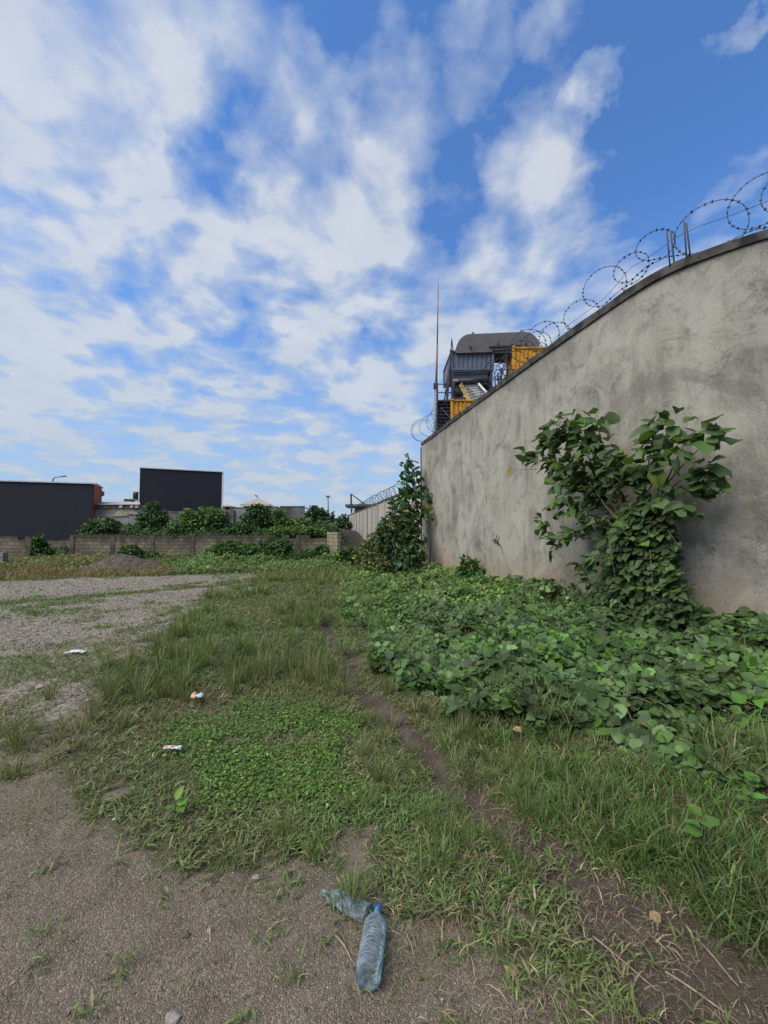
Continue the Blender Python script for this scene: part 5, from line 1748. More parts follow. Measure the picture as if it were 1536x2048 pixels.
def climber(name, label, cat, pxs, off, size, base, dens_, yellow=0.02, kind='ovate', org_px=None, bright=.28):
    """leafy mass given as pixel discs on/over the wall face at chosen depth Y: (px,py,rad,Y)"""
    b0 = at(pxs[-1][0], pxs[-1][1], pxs[-1][3])
    th = thing(name, label, cat, (b0.x, b0.y, hz_at(b0.x, b0.y)))
    bl = []
    for (px, py, rad, Y) in pxs:
        c_ = at(px, py, Y); rr = rad / FPX * Y
        bl.append((c_.x, c_.y, c_.z, rr, rr * .75, rr))
    leaf_ball(bl, dens_ / 110 * 44 / size ** 2, size, base, kind, 'leaves', th, yellow=yellow, bright=bright)
    mb = MB()
    for (px, py, rad, Y) in pxs[:-1]:
        c_ = at(px, py, Y); bb = Vector((b0.x, b0.y, hz_at(b0.x, b0.y)))
        mb.tube([bb, bb.lerp(c_, .5) + Vector((random.uniform(-.1, .1), 0, .05)), c_], [.02, .014, .006], 5)
    mb.build('stems', M_STEM, th)
    return th


climber('climber', 'tall leafy climber rising over the far corner of the tall wall', 'climbing plant',
        [(824, 922, 9, 15.6), (812, 938, 12, 15.5), (829, 950, 12, 15.4), (808, 968, 14, 15.3), (834, 978, 15, 15.3), (845, 1000, 13, 15.0), (815, 1000, 16, 15.2), (798, 1007, 13, 15.2), (838, 1020, 13, 15.0),
         (825, 1030, 18, 15.0), (820, 1060, 18, 15.0)], 0, .26, (0.045, 0.098, 0.032), 78)
climber('wall_sprig', 'small green sprig growing out of the wall face beside the far corner', 'plant', [(861, 1022, 7, 14.6), (858, 1035, 7, 14.5)], 0, .13, (0.07, .12, .035), 80)
climber('leafy_bush', 'big loose bush of dark and yellow green leaves at the far wall corner', 'bush',
        [(800, 1035, 22, 14.6), (785, 1055, 24, 14.4), (812, 1065, 26, 14.3), (835, 1075, 16, 14.2), (775, 1075, 22, 14.2), (800, 1090, 28, 14.0), (830, 1100, 20, 13.8), (815, 1120, 24, 13.6)], 0, .19, (0.050, 0.092, 0.036), 110, .05)
climber('leafy_bush', 'lighter shrubby bush with brownish tips at the left of the wall corner', 'bush',
        [(768, 1060, 14, 15.6), (755, 1082, 18, 15.5), (738, 1100, 17, 15.2), (765, 1108, 20, 14.8), (745, 1122, 19, 14.6), (778, 1128, 22, 14.2), (722, 1118, 12, 15.4), (762, 1145, 22, 13.5)], 0, .12, (0.085, 0.115, 0.040), 170, .12)
climber('leafy_sprout', 'young leafy sprout climbing the wall foot above the vine mat', 'plant', [(932, 1122, 9, 10.8), (940, 1135, 15, 10.7), (950, 1150, 18, 10.6), (925, 1150, 14, 10.7)], 0, .13, (0.05, .12, .032), 150)

# ---- bushes beyond and around the block wall
def bush(name, label, discs, Y, size, base, dens_=60, yellow=0.0, depth=.8, cat='bush', trunk=True, bright=.3, ymul=None):
    c0_ = at(discs[-1][0], discs[-1][1], Y)
    gz = hz_at(c0_.x, Y)
    th = thing(name, label, cat, (c0_.x, Y, gz))
    bl = []
    for (px, py, rx, ry) in discs:
        c_ = at(px, py, Y + random.uniform(-.3, .3))
        bl.append((c_.x, c_.y, c_.z, rx / FPX * Y * .86, rx / FPX * Y * depth, ry / FPX * Y * .86))
        # break the outline with smaller satellites
        for k in range(5):
            a_ = random.uniform(0, 6.28)
            q_ = random.uniform(.18, .36); bl.append((c_.x + math.cos(a_) * rx / FPX * Y * .8, c_.y + random.uniform(-.4, .4), c_.z + math.sin(a_) * ry / FPX * Y * .8, rx / FPX * Y * q_, rx / FPX * Y * q_, ry / FPX * Y * q_ * 1.2))
    leaf_ball(bl, dens_ / 90 * 66 / size ** 2, size, base, 'small', 'crown', th, up=.5, yellow=yellow, bright=bright, shell=.6, mat=M_FAR)
    if trunk:
        mb = MB()
        root_ = Vector((c0_.x, Y, gz - .2))
        for (px, py, rx, ry) in discs:
            c_ = at(px, py, Y); mb.tube([root_, root_.lerp(c_, .5) + Vector((random.uniform(-.2, .2), 0, .1)), c_], [.09, .06, .02], 6)
        mb.build('trunk', M_STEM, th)
    return th


GB = (0.056, 0.108, 0.034); GB2 = (0.095, 0.165, 0.042); GB3 = (0.085, 0.125, 0.034)
BK = 'bushes on the bank behind the block wall'
bush('leafy_bush', 'dark bush on the bank in front of the block house', [(195, 1052, 24, 13), (222, 1050, 18, 13), (178, 1058, 16, 10), (205, 1062, 24, 10)], 29.5, .22, GB, 75)
bush('leafy_bush', 'tall dark bush against the left edge of the tall black building', [(303, 1018, 14, 15), (315, 1035, 20, 18), (290, 1045, 18, 16), (318, 1056, 26, 14)], 30.5, .22, GB, 80)
bush('leafy_bush', 'bright green bush in front of the middle of the tall black building', [(372, 1030, 14, 12), (365, 1050, 26, 14), (390, 1045, 22, 16), (378, 1060, 30, 10)], 30, .20, GB2, 80)
bush('leafy_bush', 'rounded leafy bush at the right corner of the tall black building', [(430, 1028, 22, 14), (412, 1025, 12, 12), (432, 1045, 22, 18), (420, 1058, 24, 12)], 30.2, .20, GB2, 80)
bush('leafy_bush', 'low dark bush in the dip right of the tall black building', [(465, 1062, 20, 8), (485, 1058, 18, 10), (475, 1064, 22, 8)], 29.5, .2, GB, 70)
bush('leafy_bush', 'large dark round bush hiding the foot of the tiled house', [(520, 1025, 26, 15), (505, 1040, 22, 16), (535, 1042, 28, 17), (520, 1058, 30, 12)], 31, .22, (0.042, 0.084, 0.026), 85)
bush('leafy_bush', 'light green bush right of the large dark round one', [(557, 1030, 14, 10), (568, 1045, 20, 11), (598, 1048, 26, 11), (585, 1058, 34, 9)], 29.8, .19, (0.088, 0.155, 0.040), 85)
bush('leafy_bush', 'low light green bush touching the block wall top before the gap', [(560, 1062, 22, 8), (605, 1062, 28, 8), (635, 1064, 18, 7)], 28.5, .18, (0.088, 0.155, 0.040), 80)
bush('round_tree', 'dark round tree left of the thin light mast', [(632, 1024, 20, 11), (620, 1036, 16, 11), (645, 1034, 14, 11), (632, 1050, 22, 12)], 42, .28, (0.032, 0.068, 0.025), 80, cat='tree')
bush('leafy_bush', 'dark bush below the round tree at the end of the bank', [(648, 1052, 16, 10), (655, 1060, 14, 8)], 33, .2, GB, 75)
bush('round_tree', 'small dark tree at the left end of the pale ribbed wall', [(685, 1040, 12, 10), (690, 1050, 13, 10), (680, 1052, 10, 9)], 50, .32, (0.034, 0.07, 0.028), 75, cat='tree')
bush('cypress', 'narrow dark cypress between the two far trees', [(665.5, 1030, 1.8, 7), (665.5, 1038, 2.4, 7)], 56, .3, (0.025, .045, .02), 160, cat='tree')
bush('leafy_bush', 'light green bush filling the gap between the two left block walls', [(74, 1078, 9, 8), (80, 1092, 16, 12), (88, 1104, 18, 10)], 24.0, .15, (0.060, 0.125, 0.03), 110)
bush('leafy_bush', 'weedy bush growing against the block wall behind the rubble mound', [(262, 1100, 18, 9), (285, 1108, 22, 9), (250, 1110, 14, 8), (308, 1112, 14, 7)], 22.5, .13, (0.062, 0.11, 0.03), 110, .02)
bush('leafy_bush', 'bright leafy bush at the middle foot of the long block wall', [(450, 1097, 26, 10), (470, 1092, 20, 10), (430, 1105, 22, 9), (500, 1100, 26, 10)], 21.5, .13, (0.062, 0.13, 0.03), 110)
bush('leafy_bush', 'leafy bush creeping up the long block wall below the dark round bush', [(545, 1090, 24, 12), (570, 1088, 16, 10), (560, 1104, 30, 9), (530, 1104, 24, 9)], 21.8, .14, (0.052, 0.11, 0.03), 110)
bush('leafy_bush', 'bush at the foot of the paler return wall', [(645, 1100, 16, 10), (620, 1108, 24, 9), (655, 1112, 18, 9), (600, 1112, 22, 8)], 21.0, .13, (0.056, 0.115, 0.03), 110)
bush('leafy_bush', 'dense weeds right of the paler return wall', [(700, 1105, 16, 10), (690, 1115, 18, 10), (715, 1118, 16, 10), (680, 1122, 20, 8)], 18.5, .12, (0.062, 0.118, 0.032), 120, .03)
bush('leafy_bush', 'brownish low bush at the left edge of the lot', [(20, 1145, 22, 9), (5, 1150, 18, 8), (36, 1150, 14, 7)], 16.5, .10, (0.075, 0.085, 0.035), 130, .08)

# weeds in front of the block wall, as one mass
x = rng.uniform(-24, -1.5, 46000); y = rng.uniform(15.0, 24.2, 46000)
pxv = 768 + x / y * FPX
mass = fbm(x, y, 0.45, 4, 501)
lotz = pip(x, y, LOT)
hgt = np.clip((mass - 0.28) * 1.6, 0.05, 1) * np.interp(y, [15, 18, 23], [.18, .42, .78]) * np.where(pxv < 330, .65, np.where(pxv > 400, 1.35, 1.0))
ok = (rng.random(len(x)) < np.where(lotz, 0.02, np.interp(y, [15, 18], [.3, 1]))) & (y < 24.2)
x, y, hgt, pxv, mass = x[ok], y[ok], hgt[ok], pxv[ok], mass[ok]; n = len(x)
P = np.stack([x, y, ground_h(x, y) + hgt * rng.random(n)], 1)
cw = np.where((pxv < 340)[:, None], np.array([0.135, 0.135, 0.048]), np.array([0.092, 0.145, 0.040])) * np.exp(.25 * rng.standard_normal((n, 1))) * (0.7 + .7 * mass[:, None])
AAx = unit(np.stack([rng.normal(0, 1, n), rng.normal(0, 1, n), rng.normal(.2, .6, n)], 1))
stuff(instance_leaves('far_weeds', 'small', P, AAx, unit(np.stack([rng.normal(0, .4, n), rng.normal(-.3, .4, n), np.ones(n)], 1)), .09 + .08 * rng.random(n), cw, M_FAR, smooth=False), 'belt of knee high weeds in front of the long block wall', 'weeds')
# tall grass stems among them
k = 26000
x = rng.uniform(-22, 1.2, k); y = rng.uniform(12.5, 24.0, k)
lotz = pip(x, y, LOT); ok = ~lotz & (wall_gap(x, y) > .6) & (fbm(x, y, .5, 3, 511) > .36)
x, y = x[ok], y[ok]; n = len(x)
P = np.stack([x, y, ground_h(x, y)], 1)
pxv = 768 + x / y * FPX
cw = np.where((pxv < 360)[:, None] & (y < 19)[:, None], np.array([0.18, 0.135, 0.06]), np.array([0.14, 0.165, 0.055])) * np.exp(.25 * rng.standard_normal((n, 1)))
stuff(blades('far_grass', P, rng.random(n) * 6.283, .16 + .26 * rng.random(n), .016 + .012 * rng.random(n), .3 + .6 * rng.random(n), cw), 'long rough grass at the back of the lot', 'grass')

# leaf cover on the embankment itself
x = rng.uniform(-23.5, -3.2, 30000); y = rng.uniform(25.4, 34.8, 30000); n = len(x)
ok = fbm(x, y, .5, 3, 521) > .36; x, y = x[ok], y[ok]; n = len(x)
P = np.stack([x, y, ground_h(x, y) + .45 * rng.random(n) * fbm(x, y, .6, 2, 522)], 1)
stuff(instance_leaves('bank_weeds', 'small', P, unit(rng.standard_normal((n, 3))), unit(np.stack([rng.normal(0, .4, n), rng.normal(-.5, .4, n), np.ones(n)], 1)), .14 + .12 * rng.random(n), vary((0.045, 0.088, .026), n, .3), M_FAR, smooth=False), 'weeds covering the earth bank behind the block wall', 'weeds')

# ------------------------------------------------------------------ rubble mound and slabs
mc = gpix(255, 1140); MX, MY = at(252, 1135, 17.8).x, 17.8
mt = 40
V = []; F = []
gxm = np.linspace(-2.5, 2.3, 64); gym = np.linspace(-1.5, 1.5, 36)
XX, YY = np.meshgrid(gxm, gym)
hm = 0.66 * np.exp(-((XX + .1) / 1.25) ** 2 - (YY / .8) ** 2) + .16 * np.exp(-((XX - 1.3) / .5) ** 2 - (YY / .5) ** 2)
hm += (fbm(XX * 1.0 + 5, YY + 5, 3.5, 4, 601) - .5) * .22 * (hm > .05) + (fbm(XX + 5, YY + 5, 9, 3, 603) - .5) * .08
edge_ = np.maximum(np.abs(XX) / 2.5, np.abs(YY) / 1.5)
hm = hm * (1 - sstep(.7, 1, edge_)) - .06 * sstep(.75, 1, edge_)
vx = (XX + MX).ravel(); vy = (YY + MY).ravel(); vz = ground_h(vx, vy) + hm.ravel()
id_ = np.arange(64 * 36).reshape(36, 64)
q_ = np.stack([id_[:-1, :-1], id_[:-1, 1:], id_[1:, 1:], id_[1:, :-1]], -1).reshape(-1, 4)
o = np_mesh('rubble_mound', np.stack([vx, vy, vz], 1), q_.ravel(), np.full(len(q_), 4), M_RUBBLE, None, (MX, MY, 0), smooth=False)
tag(o, 'low brown mound of rubble and earth in front of the long block wall', 'rubble mound')


def slab(px, py, Y, sx, sy, sz, rz, rx, label, ry=0):
    p = at(px, py, Y); mb = MB(); mb.box((0, 0, 0), (sx, sy, sz))
    # chip the corners a bit
    M_ = Matrix.Translation(p) @ Matrix.Rotation(rz, 4, 'Z') @ Matrix.Rotation(ry, 4, 'Y') @ Matrix.Rotation(rx, 4, 'X')
    mb.v = [tuple(M_ @ (Vector(v) * random.uniform(.86, 1.06))) for v in mb.v]
    tag(mb.build('broken_slab', M_SLAB, None, tuple(p)), label, 'slab')


slab(195, 1133, 17.6, 1.15, .3, .12, .1, 0, 'long broken slab sloping down the left side of the rubble mound', R(-16))
slab(243, 1124.5, 17.9, .42, .4, .13, .3, .1, 'broken slab on the crest of the mound, leftmost of three')
slab(260, 1126, 17.8, .40, .3, .13, -.2, .1, 'broken slab on the crest of the mound, middle of three')
slab(284, 1126.5, 17.9, .75, .35, .15, .05, .05, 'broken slab on the crest of the mound, longest and rightmost', R(3))
slab(334, 1144.5, 17.2, .65, .35, .10, .05, 0, 'dark flat slab lying at the right foot of the mound')
slab(141, 1138, 18, .45, .3, .10, .2, 0, 'small pale slab in the weeds left of the mound')

# stones lying about
def stone(px, py, s, label, mat=None, flat=.55):
    X, Y = gpix(px, py)
    z = hz_at(X, Y)
    bm = bmesh.new(); bmesh.ops.create_icosphere(bm, subdivisions=2, radius=1)
    for v in bm.verts:
        nval = float(fbm(np.array([v.co.x * 1.3 + px]), np.array([v.co.y * 1.3 + v.co.z + py]), 1.1, 3, 5)[0])
        v.co *= (.65 + .7 * nval); v.co.z *= flat; v.co.x *= 1.25
        v.co *= s
    me = bpy.data.meshes.new('stone'); bm.to_mesh(me); bm.free()
    tag(link('stone', me, mat or M_STONE, None, (X, Y, z + s * flat * .35)), label, 'stone')


stone(503, 1186, .16, 'flat pale rock in the tall grass beside the gravel track')
stone(83, 1386, .045, 'small pale stone on the dry turf at the left')
stone(176, 1411, .028, 'tiny white stone left of the grass edge')
stone(420, 1864, .011, 'pale pebble in the foreground dirt left of the crushed bottle', flat=.8)
stone(372, 1873, .014, 'rounded brown pebble beside the pale one in the foreground dirt', M_RUBBLE)
stone(345, 2035, .020, 'grey stone at the bottom edge of the dirt')
stone(1017, 1712, .020, 'yellowish stone among the grass left of the path', flat=.9)
stone(1150, 2008, .010, 'small white stone near the bottom right soil')
stone(512, 1757, .016, 'little white chip beside the grass above the dirt')

# ------------------------------------------------------------------ litter
def crumple(px, py, sx, sy, h, mat, name, label, cat, rz=0.0, seed=1, extra=None, res=12, lift=.01):
    X, Y = gpix(px, py); z = hz_at(X, Y)
    lr = np.random.default_rng(seed)
    V = []; F = []
    for j in range(res):
        for i in range(res):
            u, v = i / (res - 1) - .5, j / (res - 1) - .5
            k_ = 1 - .35 * abs(u * v) * 4 * lr.random()
            x_ = u * sx * k_; y_ = v * sy * k_
            V.append([x_, y_, 0])
    V = np.array(V)
    nz_ = fbm(V[:, 0] / sx * 4 + seed, V[:, 1] / sy * 4, 1.0, 3, seed) + .25 * lr.random(len(V))
    V[:, 2] = h * np.clip(nz_ - .25, 0, 1) * 1.3 + lift
    c_, s_ = math.cos(rz), math.sin(rz)
    W_ = np.stack([X + V[:, 0] * c_ - V[:, 1] * s_, Y + V[:, 0] * s_ + V[:, 1] * c_, z + V[:, 2]], 1)
    id_ = np.arange(res * res).reshape(res, res)
    q_ = np.stack([id_[:-1, :-1], id_[:-1, 1:], id_[1:, 1:], id_[1:, :-1]], -1).reshape(-1, 4)
    par = None
    if extra is None:
        o = np_mesh(name, W_, q_.ravel(), np.full(len(q_), 4), mat, None, (X, Y, z))
        sol = o.modifiers.new('thickness', 'SOLIDIFY'); sol.thickness = .0015
        tag(o, label, cat)
        return o
    th = thing(name, label, cat, (X, Y, z))
    o = np_mesh('wrapper_sheet', W_, q_.ravel(), np.full(len(q_), 4), mat, th)
    sol = o.modifiers.new('thickness', 'SOLIDIFY'); sol.thickness = .0015
    pn, pm, f_ = extra
    ids = [q for q in q_.tolist() if (np.mean(V[q, 0]) < -sx * f_)]
    used = sorted({i for q in ids for i in q}); mp = {i: k for k, i in enumerate(used)}
    o = np_mesh(pn, W_[used] + np.array([0, 0, .0035]), [mp[i] for q in ids for i in q], np.full(len(ids), 4), pm, th)
    sol = o.modifiers.new('thickness', 'SOLIDIFY'); sol.thickness = .0015
    return th


M_ORW = m_simple('orange_print', (0.60, 0.22, 0.09), (0.70, 0.34, 0.20), 30, .45)
M_PINKW = m_simple('pinkish_print', (0.42, 0.27, 0.24), (0.50, 0.38, 0.34), 30, .45)
crumple(148, 1315, .19, .11, .03, M_PAPER, 'paper_litter', 'crumpled white paper lying on the gravel lot', 'litter', .25, 3, lift=.02)
crumple(166, 1315, .09, .08, .03, M_PAPER, 'paper_scrap', 'small white scrap beside the crumpled paper', 'litter', -.3, 4, lift=.01)
crumple(394, 1413, .11, .09, .04, M_FOIL, 'plastic_wrapper', 'grey white plastic wrapper with an orange end in the grass', 'litter', .2, 5, ('orange_end', M_ORW, .18), lift=.07)
crumple(346, 1512, .13, .055, .03, M_FOIL, 'plastic_wrapper', 'twisted pale wrapper with a pinkish middle on the green turf', 'litter', -.1, 6, ('pink_end', M_PINKW, .05), lift=.05)
crumple(230, 1645, .028, .022, .008, M_PAPER, 'paper_scrap', 'tiny white scrap at the edge of the bare dirt', 'litter', .4, 8)
crumple(1265, 1605, .1, .07, .02, m_simple('dead_leaf', (.20, .14, .07), (.30, .22, .12), 30, .8), 'dead_leaf', 'curled dead leaf below the vine leaves', 'leaf', .4, 9, lift=.03)
crumple(1310, 1820, .06, .045, .012, bpy.data.materials['dead_leaf'], 'dead_leaf', 'pale dead leaf on the trodden path', 'leaf', .9, 10, lift=.01)
crumple(1025, 1948, .05, .04, .012, bpy.data.materials['dead_leaf'], 'dead_leaf', 'yellowish dead leaf right of the water bottle', 'leaf', .2, 11, lift=.01)
crumple(1035, 1478, .09, .06, .02, bpy.data.materials['dead_leaf'], 'dead_leaf', 'reddish dead leaf at the left lower edge of the vine mat', 'leaf', 1.2, 12, lift=.08)

# broad leaved seedling
sg = thing('seedling', 'bright green broad leaved seedling at the lower edge of the lush grass', 'plant', (*gpix(350, 1635), hz_at(*gpix(350, 1635))))
bx, by = gpix(350, 1635); bz = hz_at(bx, by)
instance_leaves('leaves', 'ovate', np.array([(bx, by, bz + .09), (bx, by, bz + .07), (bx + .01, by, bz + .05), (bx - .01, by, bz + .06)]), np.array([(.2, .5, .5), (.9, .3, .2), (.7, -.5, .1), (-.5, -.5, .2)]),
                np.array([(0, -.5, 1), (0, -.3, 1), (0, -.2, 1), (0, -.2, 1.)]), np.array([.075, .07, .06, .05]), vary((.10, .23, .035), 4, .1), M_LEAF, sg)
mb = MB(); mb.tube([(bx, by, bz), (bx, by, bz + .09)], .003, 5); mb.build('stem', M_STEM, sg)

# single yellow-green leafy plants low at the right
for (px, py, lb) in ((1400, 1725, 'upright pale leafed seedling between the tussocks at the right'), (1500, 1625, 'leafy green weed at the right edge under the vines')):
    X, Y = gpix(px, py); Z = hz_at(X, Y)
    t_ = thing('weed_plant', lb, 'plant', (X, Y, Z))
    mb = MB(); mb.tube([(X, Y, Z), (X + .01, Y, Z + .13), (X + .03, Y, Z + .22)], [.004, .003, .002], 5); mb.build('stem', M_STEM, t_)
    k = 7
    a_ = rng.random(k) * 6.28; zz = np.linspace(.06, .22, k)
    instance_leaves('leaves', 'ovate', np.stack([X + .02 * rng.random(k), Y + 0 * a_, Z + zz], 1), np.stack([np.cos(a_), np.sin(a_) * .7, .25 + 0 * a_], 1), np.tile((0, -.4, 1.), (k, 1)), .06 + .04 * rng.random(k), vary((.085, .17, .035), k, .2), M_LEAF, t_)

# ------------------------------------------------------------------ water bottle
m, N = new_mat('bottle_plastic')
pos = geo_pos(N)
n1 = N.noise(pos, 60, 3)
p = N.n('ShaderNodeBsdfPrincipled')
N.set(p.inputs['Base Color'], N.mix(N.mr(n1, .35, .65), (0.34, 0.44, 0.50), (0.50, 0.58, 0.62)))
p.inputs['Roughness'].default_value = .10
p.inputs['Specular IOR Level'].default_value = .6
bmp = N.n('ShaderNodeBump', i_Height=n1); bmp.inputs['Strength'].default_value = .12; bmp.inputs['Distance'].default_value = .004
N.t.links.new(bmp.outputs[0], p.inputs['Normal'])
tr = N.n('ShaderNodeBsdfTransparent'); tr.inputs[0].default_value = (0.74, 0.84, 0.88, 1)
fr = N.n('ShaderNodeFresnel'); fr.inputs[0].default_value = 1.45
fac = N.math('ADD', N.math('MULTIPLY', fr.outputs[0], 1.2), N.mr(N.noise(pos, 25, 4), .3, .7, .08, .24), clamp=True)
mxs = N.n('ShaderNodeMixShader', i_0=fac)
N.t.links.new(tr.outputs[0], mxs.inputs[1]); N.t.links.new(p.outputs[0], mxs.inputs[2])
o_ = N.n('ShaderNodeOutputMaterial', i_0=mxs.outputs[0])
M_PET = m
M_RIDGE = m_simple('frosted_ridge', (0.20, 0.27, 0.31), (0.34, 0.41, 0.45), 40, .25, .5)
M_CAP = m_simple('blue_cap', (0.010, 0.065, 0.19), (0.015, 0.09, 0.24), 20, .4, .5, .05)


def bottle_rings(L, rad, crush=0.0, seed=0, nseg=36, nr=90, twist=0.0):
    """profile from the base (t=0) to the neck (t=1) along local +X; returns verts and faces"""
    lr = np.random.default_rng(seed)
    V = []; F = []
    prof = []
    for i in range(nr):
        t = i / (nr - 1)
        if t < .02: r_ = rad * (.80 + .2 * (t / .02) ** .5)
        elif t < .70:
            r_ = rad * (1 - .012 - .075 * (0.5 + .5 * math.cos(t * 2 * math.pi * 14)) ** 2 * (1 if .14 < t < .66 else .0))
            if t < .12: r_ = rad * (1 - .02 * math.sin(t / .12 * math.pi))
        elif t < .92:
            u = (t - .70) / .22; r_ = rad * (1 - .70 * (u * u * (3 - 2 * u)))
        else: r_ = rad * .30
        prof.append((t * L, r_))
    # base: inward dome with petal feet
    rows = [(0.030 * L * 1.0, 0.02 * rad), (0.028 * L, .22 * rad), (.012 * L, .42 * rad), (0.0, .62 * rad)] + prof
    for (xx, rr) in rows:
        t = xx / L
        for k in range(nseg):
            a_ = 2 * math.pi * k / nseg
            rr2 = rr
            if t < .13 and rr > .5 * rad: rr2 = rr * (1 - .05 * (.5 + .5 * math.cos(5 * a_)) * (1 - t / .13))
            dx = 0.006 * (.5 + .5 * math.cos(5 * a_)) if (rr > .3 * rad and t < .02) else 0
            V.append([xx + dx, rr2 * math.cos(a_), rr2 * math.sin(a_)])
    n_ = len(rows)
    for i in range(n_ - 1):
        for k in range(nseg): F.append((i * nseg + k, i * nseg + (k + 1) % nseg, (i + 1) * nseg + (k + 1) % nseg, (i + 1) * nseg + k))
    V = np.array(V)
    F.append(tuple(range(nseg)))
    if crush > 0:
        t = V[:, 0] / L
        env = np.sin(np.clip(t, 0, 1) * math.pi) ** .35
        V[:, 2] *= (1 - crush * env)
        V[:, 1] *= (1 + .32 * crush * env)
        V[:, 2] += env * .014 * (fbm(V[:, 0] * 22, V[:, 1] * 26, 1, 3, seed) - .5) * 2.2
        V[:, 1] += env * .016 * (fbm(V[:, 0] * 12, V[:, 2] * 9, 1, 2, seed + 3) - .5) * 2
    else:
        V[:, 1:] *= (1 + .05 * (fbm(V[:, 0] * 26, V[:, 1] * 30 + V[:, 2] * 20, 1, 3, seed) - .5))[:, None]
    return V, F


def place_bottle(name, label, base_px, tip_px, rad, crush, seed, cap=True, lift=0.0, body_len=None, roll=0.0):
    a_ = gpix(*base_px, rad * .9); b_ = gpix(*tip_px, rad * .9)
    A_ = Vector((*a_, 0)); B_ = Vector((*b_, 0))
    za = hz_at(*a_); zb = hz_at(*b_)
    eff = rad * (1 - crush * .85)
    A_.z = za + eff + lift; B_.z = zb + eff * .7 + lift
    d_ = (B_ - A_); L = d_.length; d_.normalize()
    s_ = Vector((0, 0, 1)).cross(d_).normalized(); u_ = d_.cross(s_)
    R_ = Matrix.Rotation(roll, 3, d_)
    s_ = R_ @ s_; u_ = R_ @ u_
    V, F = bottle_rings(L, rad, crush, seed)
    W_ = [A_ + d_ * v[0] + s_ * v[1] + u_ * v[2] for v in V]
    th = thing(name, label, 'bottle', tuple((A_ + B_) / 2 - Vector((0, 0, eff))))
    mb = MB(); mb.add(W_, F, True); mb.build('bottle_body', M_PET, th)
    if cap:
        mb = MB()
        for q in range(9):
            t = .17 + q * .055 + random.uniform(-.004, .004)
            pr = [A_ + d_ * (t * L + .003 * math.sin(3 * a3 + q)) + (s_ * math.cos(a3) + u_ * math.sin(a3)) * rad * 1.0 for a3 in np.linspace(0, 2 * math.pi, 33)]
            mb.tube(pr, .0006, 5, caps=False)
        mb.build('ridges', M_RIDGE, th)
        mb = MB()
        c0_ = B_ - d_ * .012; c1_ = B_ + d_ * .010
        mb.tube([c0_, c1_], rad * .345, 20)
        for k in range(20):
            an = 2 * math.pi * k / 20; o1 = (s_ * math.cos(an) + u_ * math.sin(an)) * rad * .35
            mb.bar(c0_ + o1, c1_ + o1, .0016, .0016)
        mb.build('cap', M_CAP, th)
        mb = MB(); mb.tube([B_ - d_ * .022, B_ - d_ * .018], rad * .38, 20); mb.build('neck_ring', M_CAP, th)
    return th


place_bottle('water_bottle', 'ribbed clear plastic water bottle with a blue cap, lying on the dirt', (735, 1962), (756, 1808), .046, 0.0, 3)
place_bottle('crushed_bottle', 'crushed flattened bluish plastic bottle touching the cap of the ribbed one', (738, 1815), (645, 1768), .040, .62, 9, cap=False, roll=R(10))

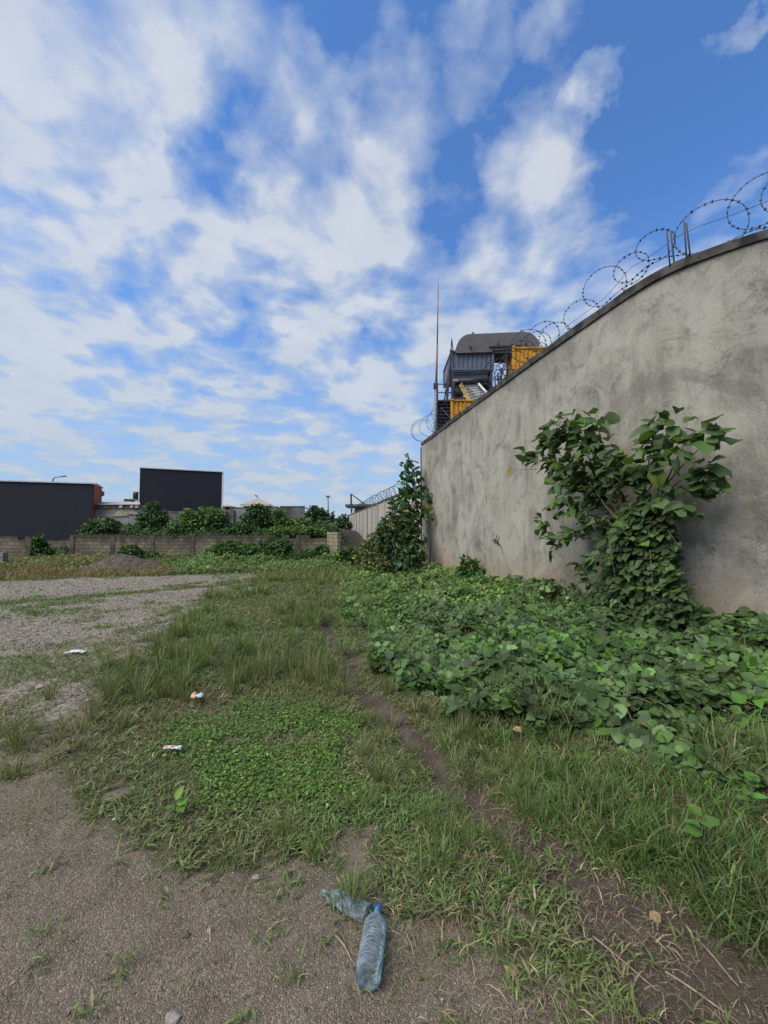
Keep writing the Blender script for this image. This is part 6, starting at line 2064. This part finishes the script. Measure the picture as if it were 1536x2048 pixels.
# ------------------------------------------------------------------ lizard on the wall
liz_skel = {
    'spine': [(986.3, 1080, 4.0), (988.5, 1079.6, 6.5), (990.8, 1079.8, 4.5), (992.5, 1081.3, 7.5), (995, 1083.5, 8.5), (997.2, 1085.4, 6.5), (999.2, 1087, 4.5), (1001.5, 1090.8, 3.6), (1004, 1097, 2.8), (1005.6, 1103, 2.0), (1006.3, 1110, 1.0)],
}
bm = bmesh.new()
sk = []
LM = .0028
def lp(px, py, off): return wall_hit(px, py, off)[0]
verts = []; rad_ = []; edges = []
org = lp(994, 1083, 0.0)
for i, (px, py, r_) in enumerate(liz_skel['spine']):
    verts.append(lp(px, py, .022 if i < 7 else .012)); rad_.append(r_ * LM)
    if i: edges.append((i - 1, i))
def limb(start, pts):
    prev = start
    for (px, py, off, r_) in pts:
        verts.append(lp(px, py, off)); rad_.append(r_ * LM); edges.append((prev, len(verts) - 1)); prev = len(verts) - 1
    return prev
e = limb(3, [(993.3, 1077.8, .025, 3.0), (994.3, 1071.5, .010, 2.0)]); limb(e, [(993.6, 1069.8, .006, .9)]); limb(e, [(995.2, 1070.0, .006, .9)])
e = limb(5, [(997.6, 1079.3, .025, 3.2), (998.9, 1074.0, .010, 2.0)]); limb(e, [(998.4, 1072.2, .006, .9)]); limb(e, [(999.6, 1072.6, .006, .9)])
e = limb(3, [(991.6, 1084.2, .025, 3.0), (991.2, 1087.0, .010, 2.0)]); limb(e, [(990.2, 1088.0, .006, .9)])
e = limb(5, [(995.5, 1087.4, .025, 3.2), (998.4, 1091.2, .010, 2.0)]); limb(e, [(999.0, 1092.8, .006, .9)])
me = bpy.data.meshes.new('lizard')
me.from_pydata([tuple(v - org) for v in verts], edges, [])
liz = link('lizard', me, M_LIZ, None, tuple(org))
md = liz.modifiers.new('skin', 'SKIN'); md.use_smooth_shade = True
for i, sv in enumerate(me.skin_vertices[0].data):
    sv.radius = (rad_[i], rad_[i]); sv.use_root = (i == 4)
md2 = liz.modifiers.new('sub', 'SUBSURF'); md2.levels = 2; md2.render_levels = 2
tag(liz, 'dark lizard with a long thin tail clinging to the rendered wall', 'lizard')

GRP = {'razor_wire_coil': 'razor wire coils on the concrete walls', 'retaining_wall': 'retaining walls along the top of the bank', 'broken_slab': 'broken slabs around the rubble mound',
       'stone': 'loose stones on the ground', 'dead_stalk': 'dead stalks lying on the soil', 'dead_leaf': 'dead leaves on the ground', 'leafy_bush': 'leafy bushes around the walls',
       'block_wall': 'block wall sections across the lot', 'black_building': 'black clad buildings', 'container': 'containers of the processing plant', 'round_tree': 'far round trees',
       'plastic_wrapper': 'litter in the grass', 'paper_scrap': 'litter on the dirt', 'weed_plant': 'leafy weeds at the right edge'}
for o in bpy.data.objects:
    if o.parent is None and 'category' in o and 'kind' not in o:
        g_ = GRP.get(o.name.split('.')[0])
        if g_ and 'group' not in o: o['group'] = g_
print('objects', len(bpy.data.objects))
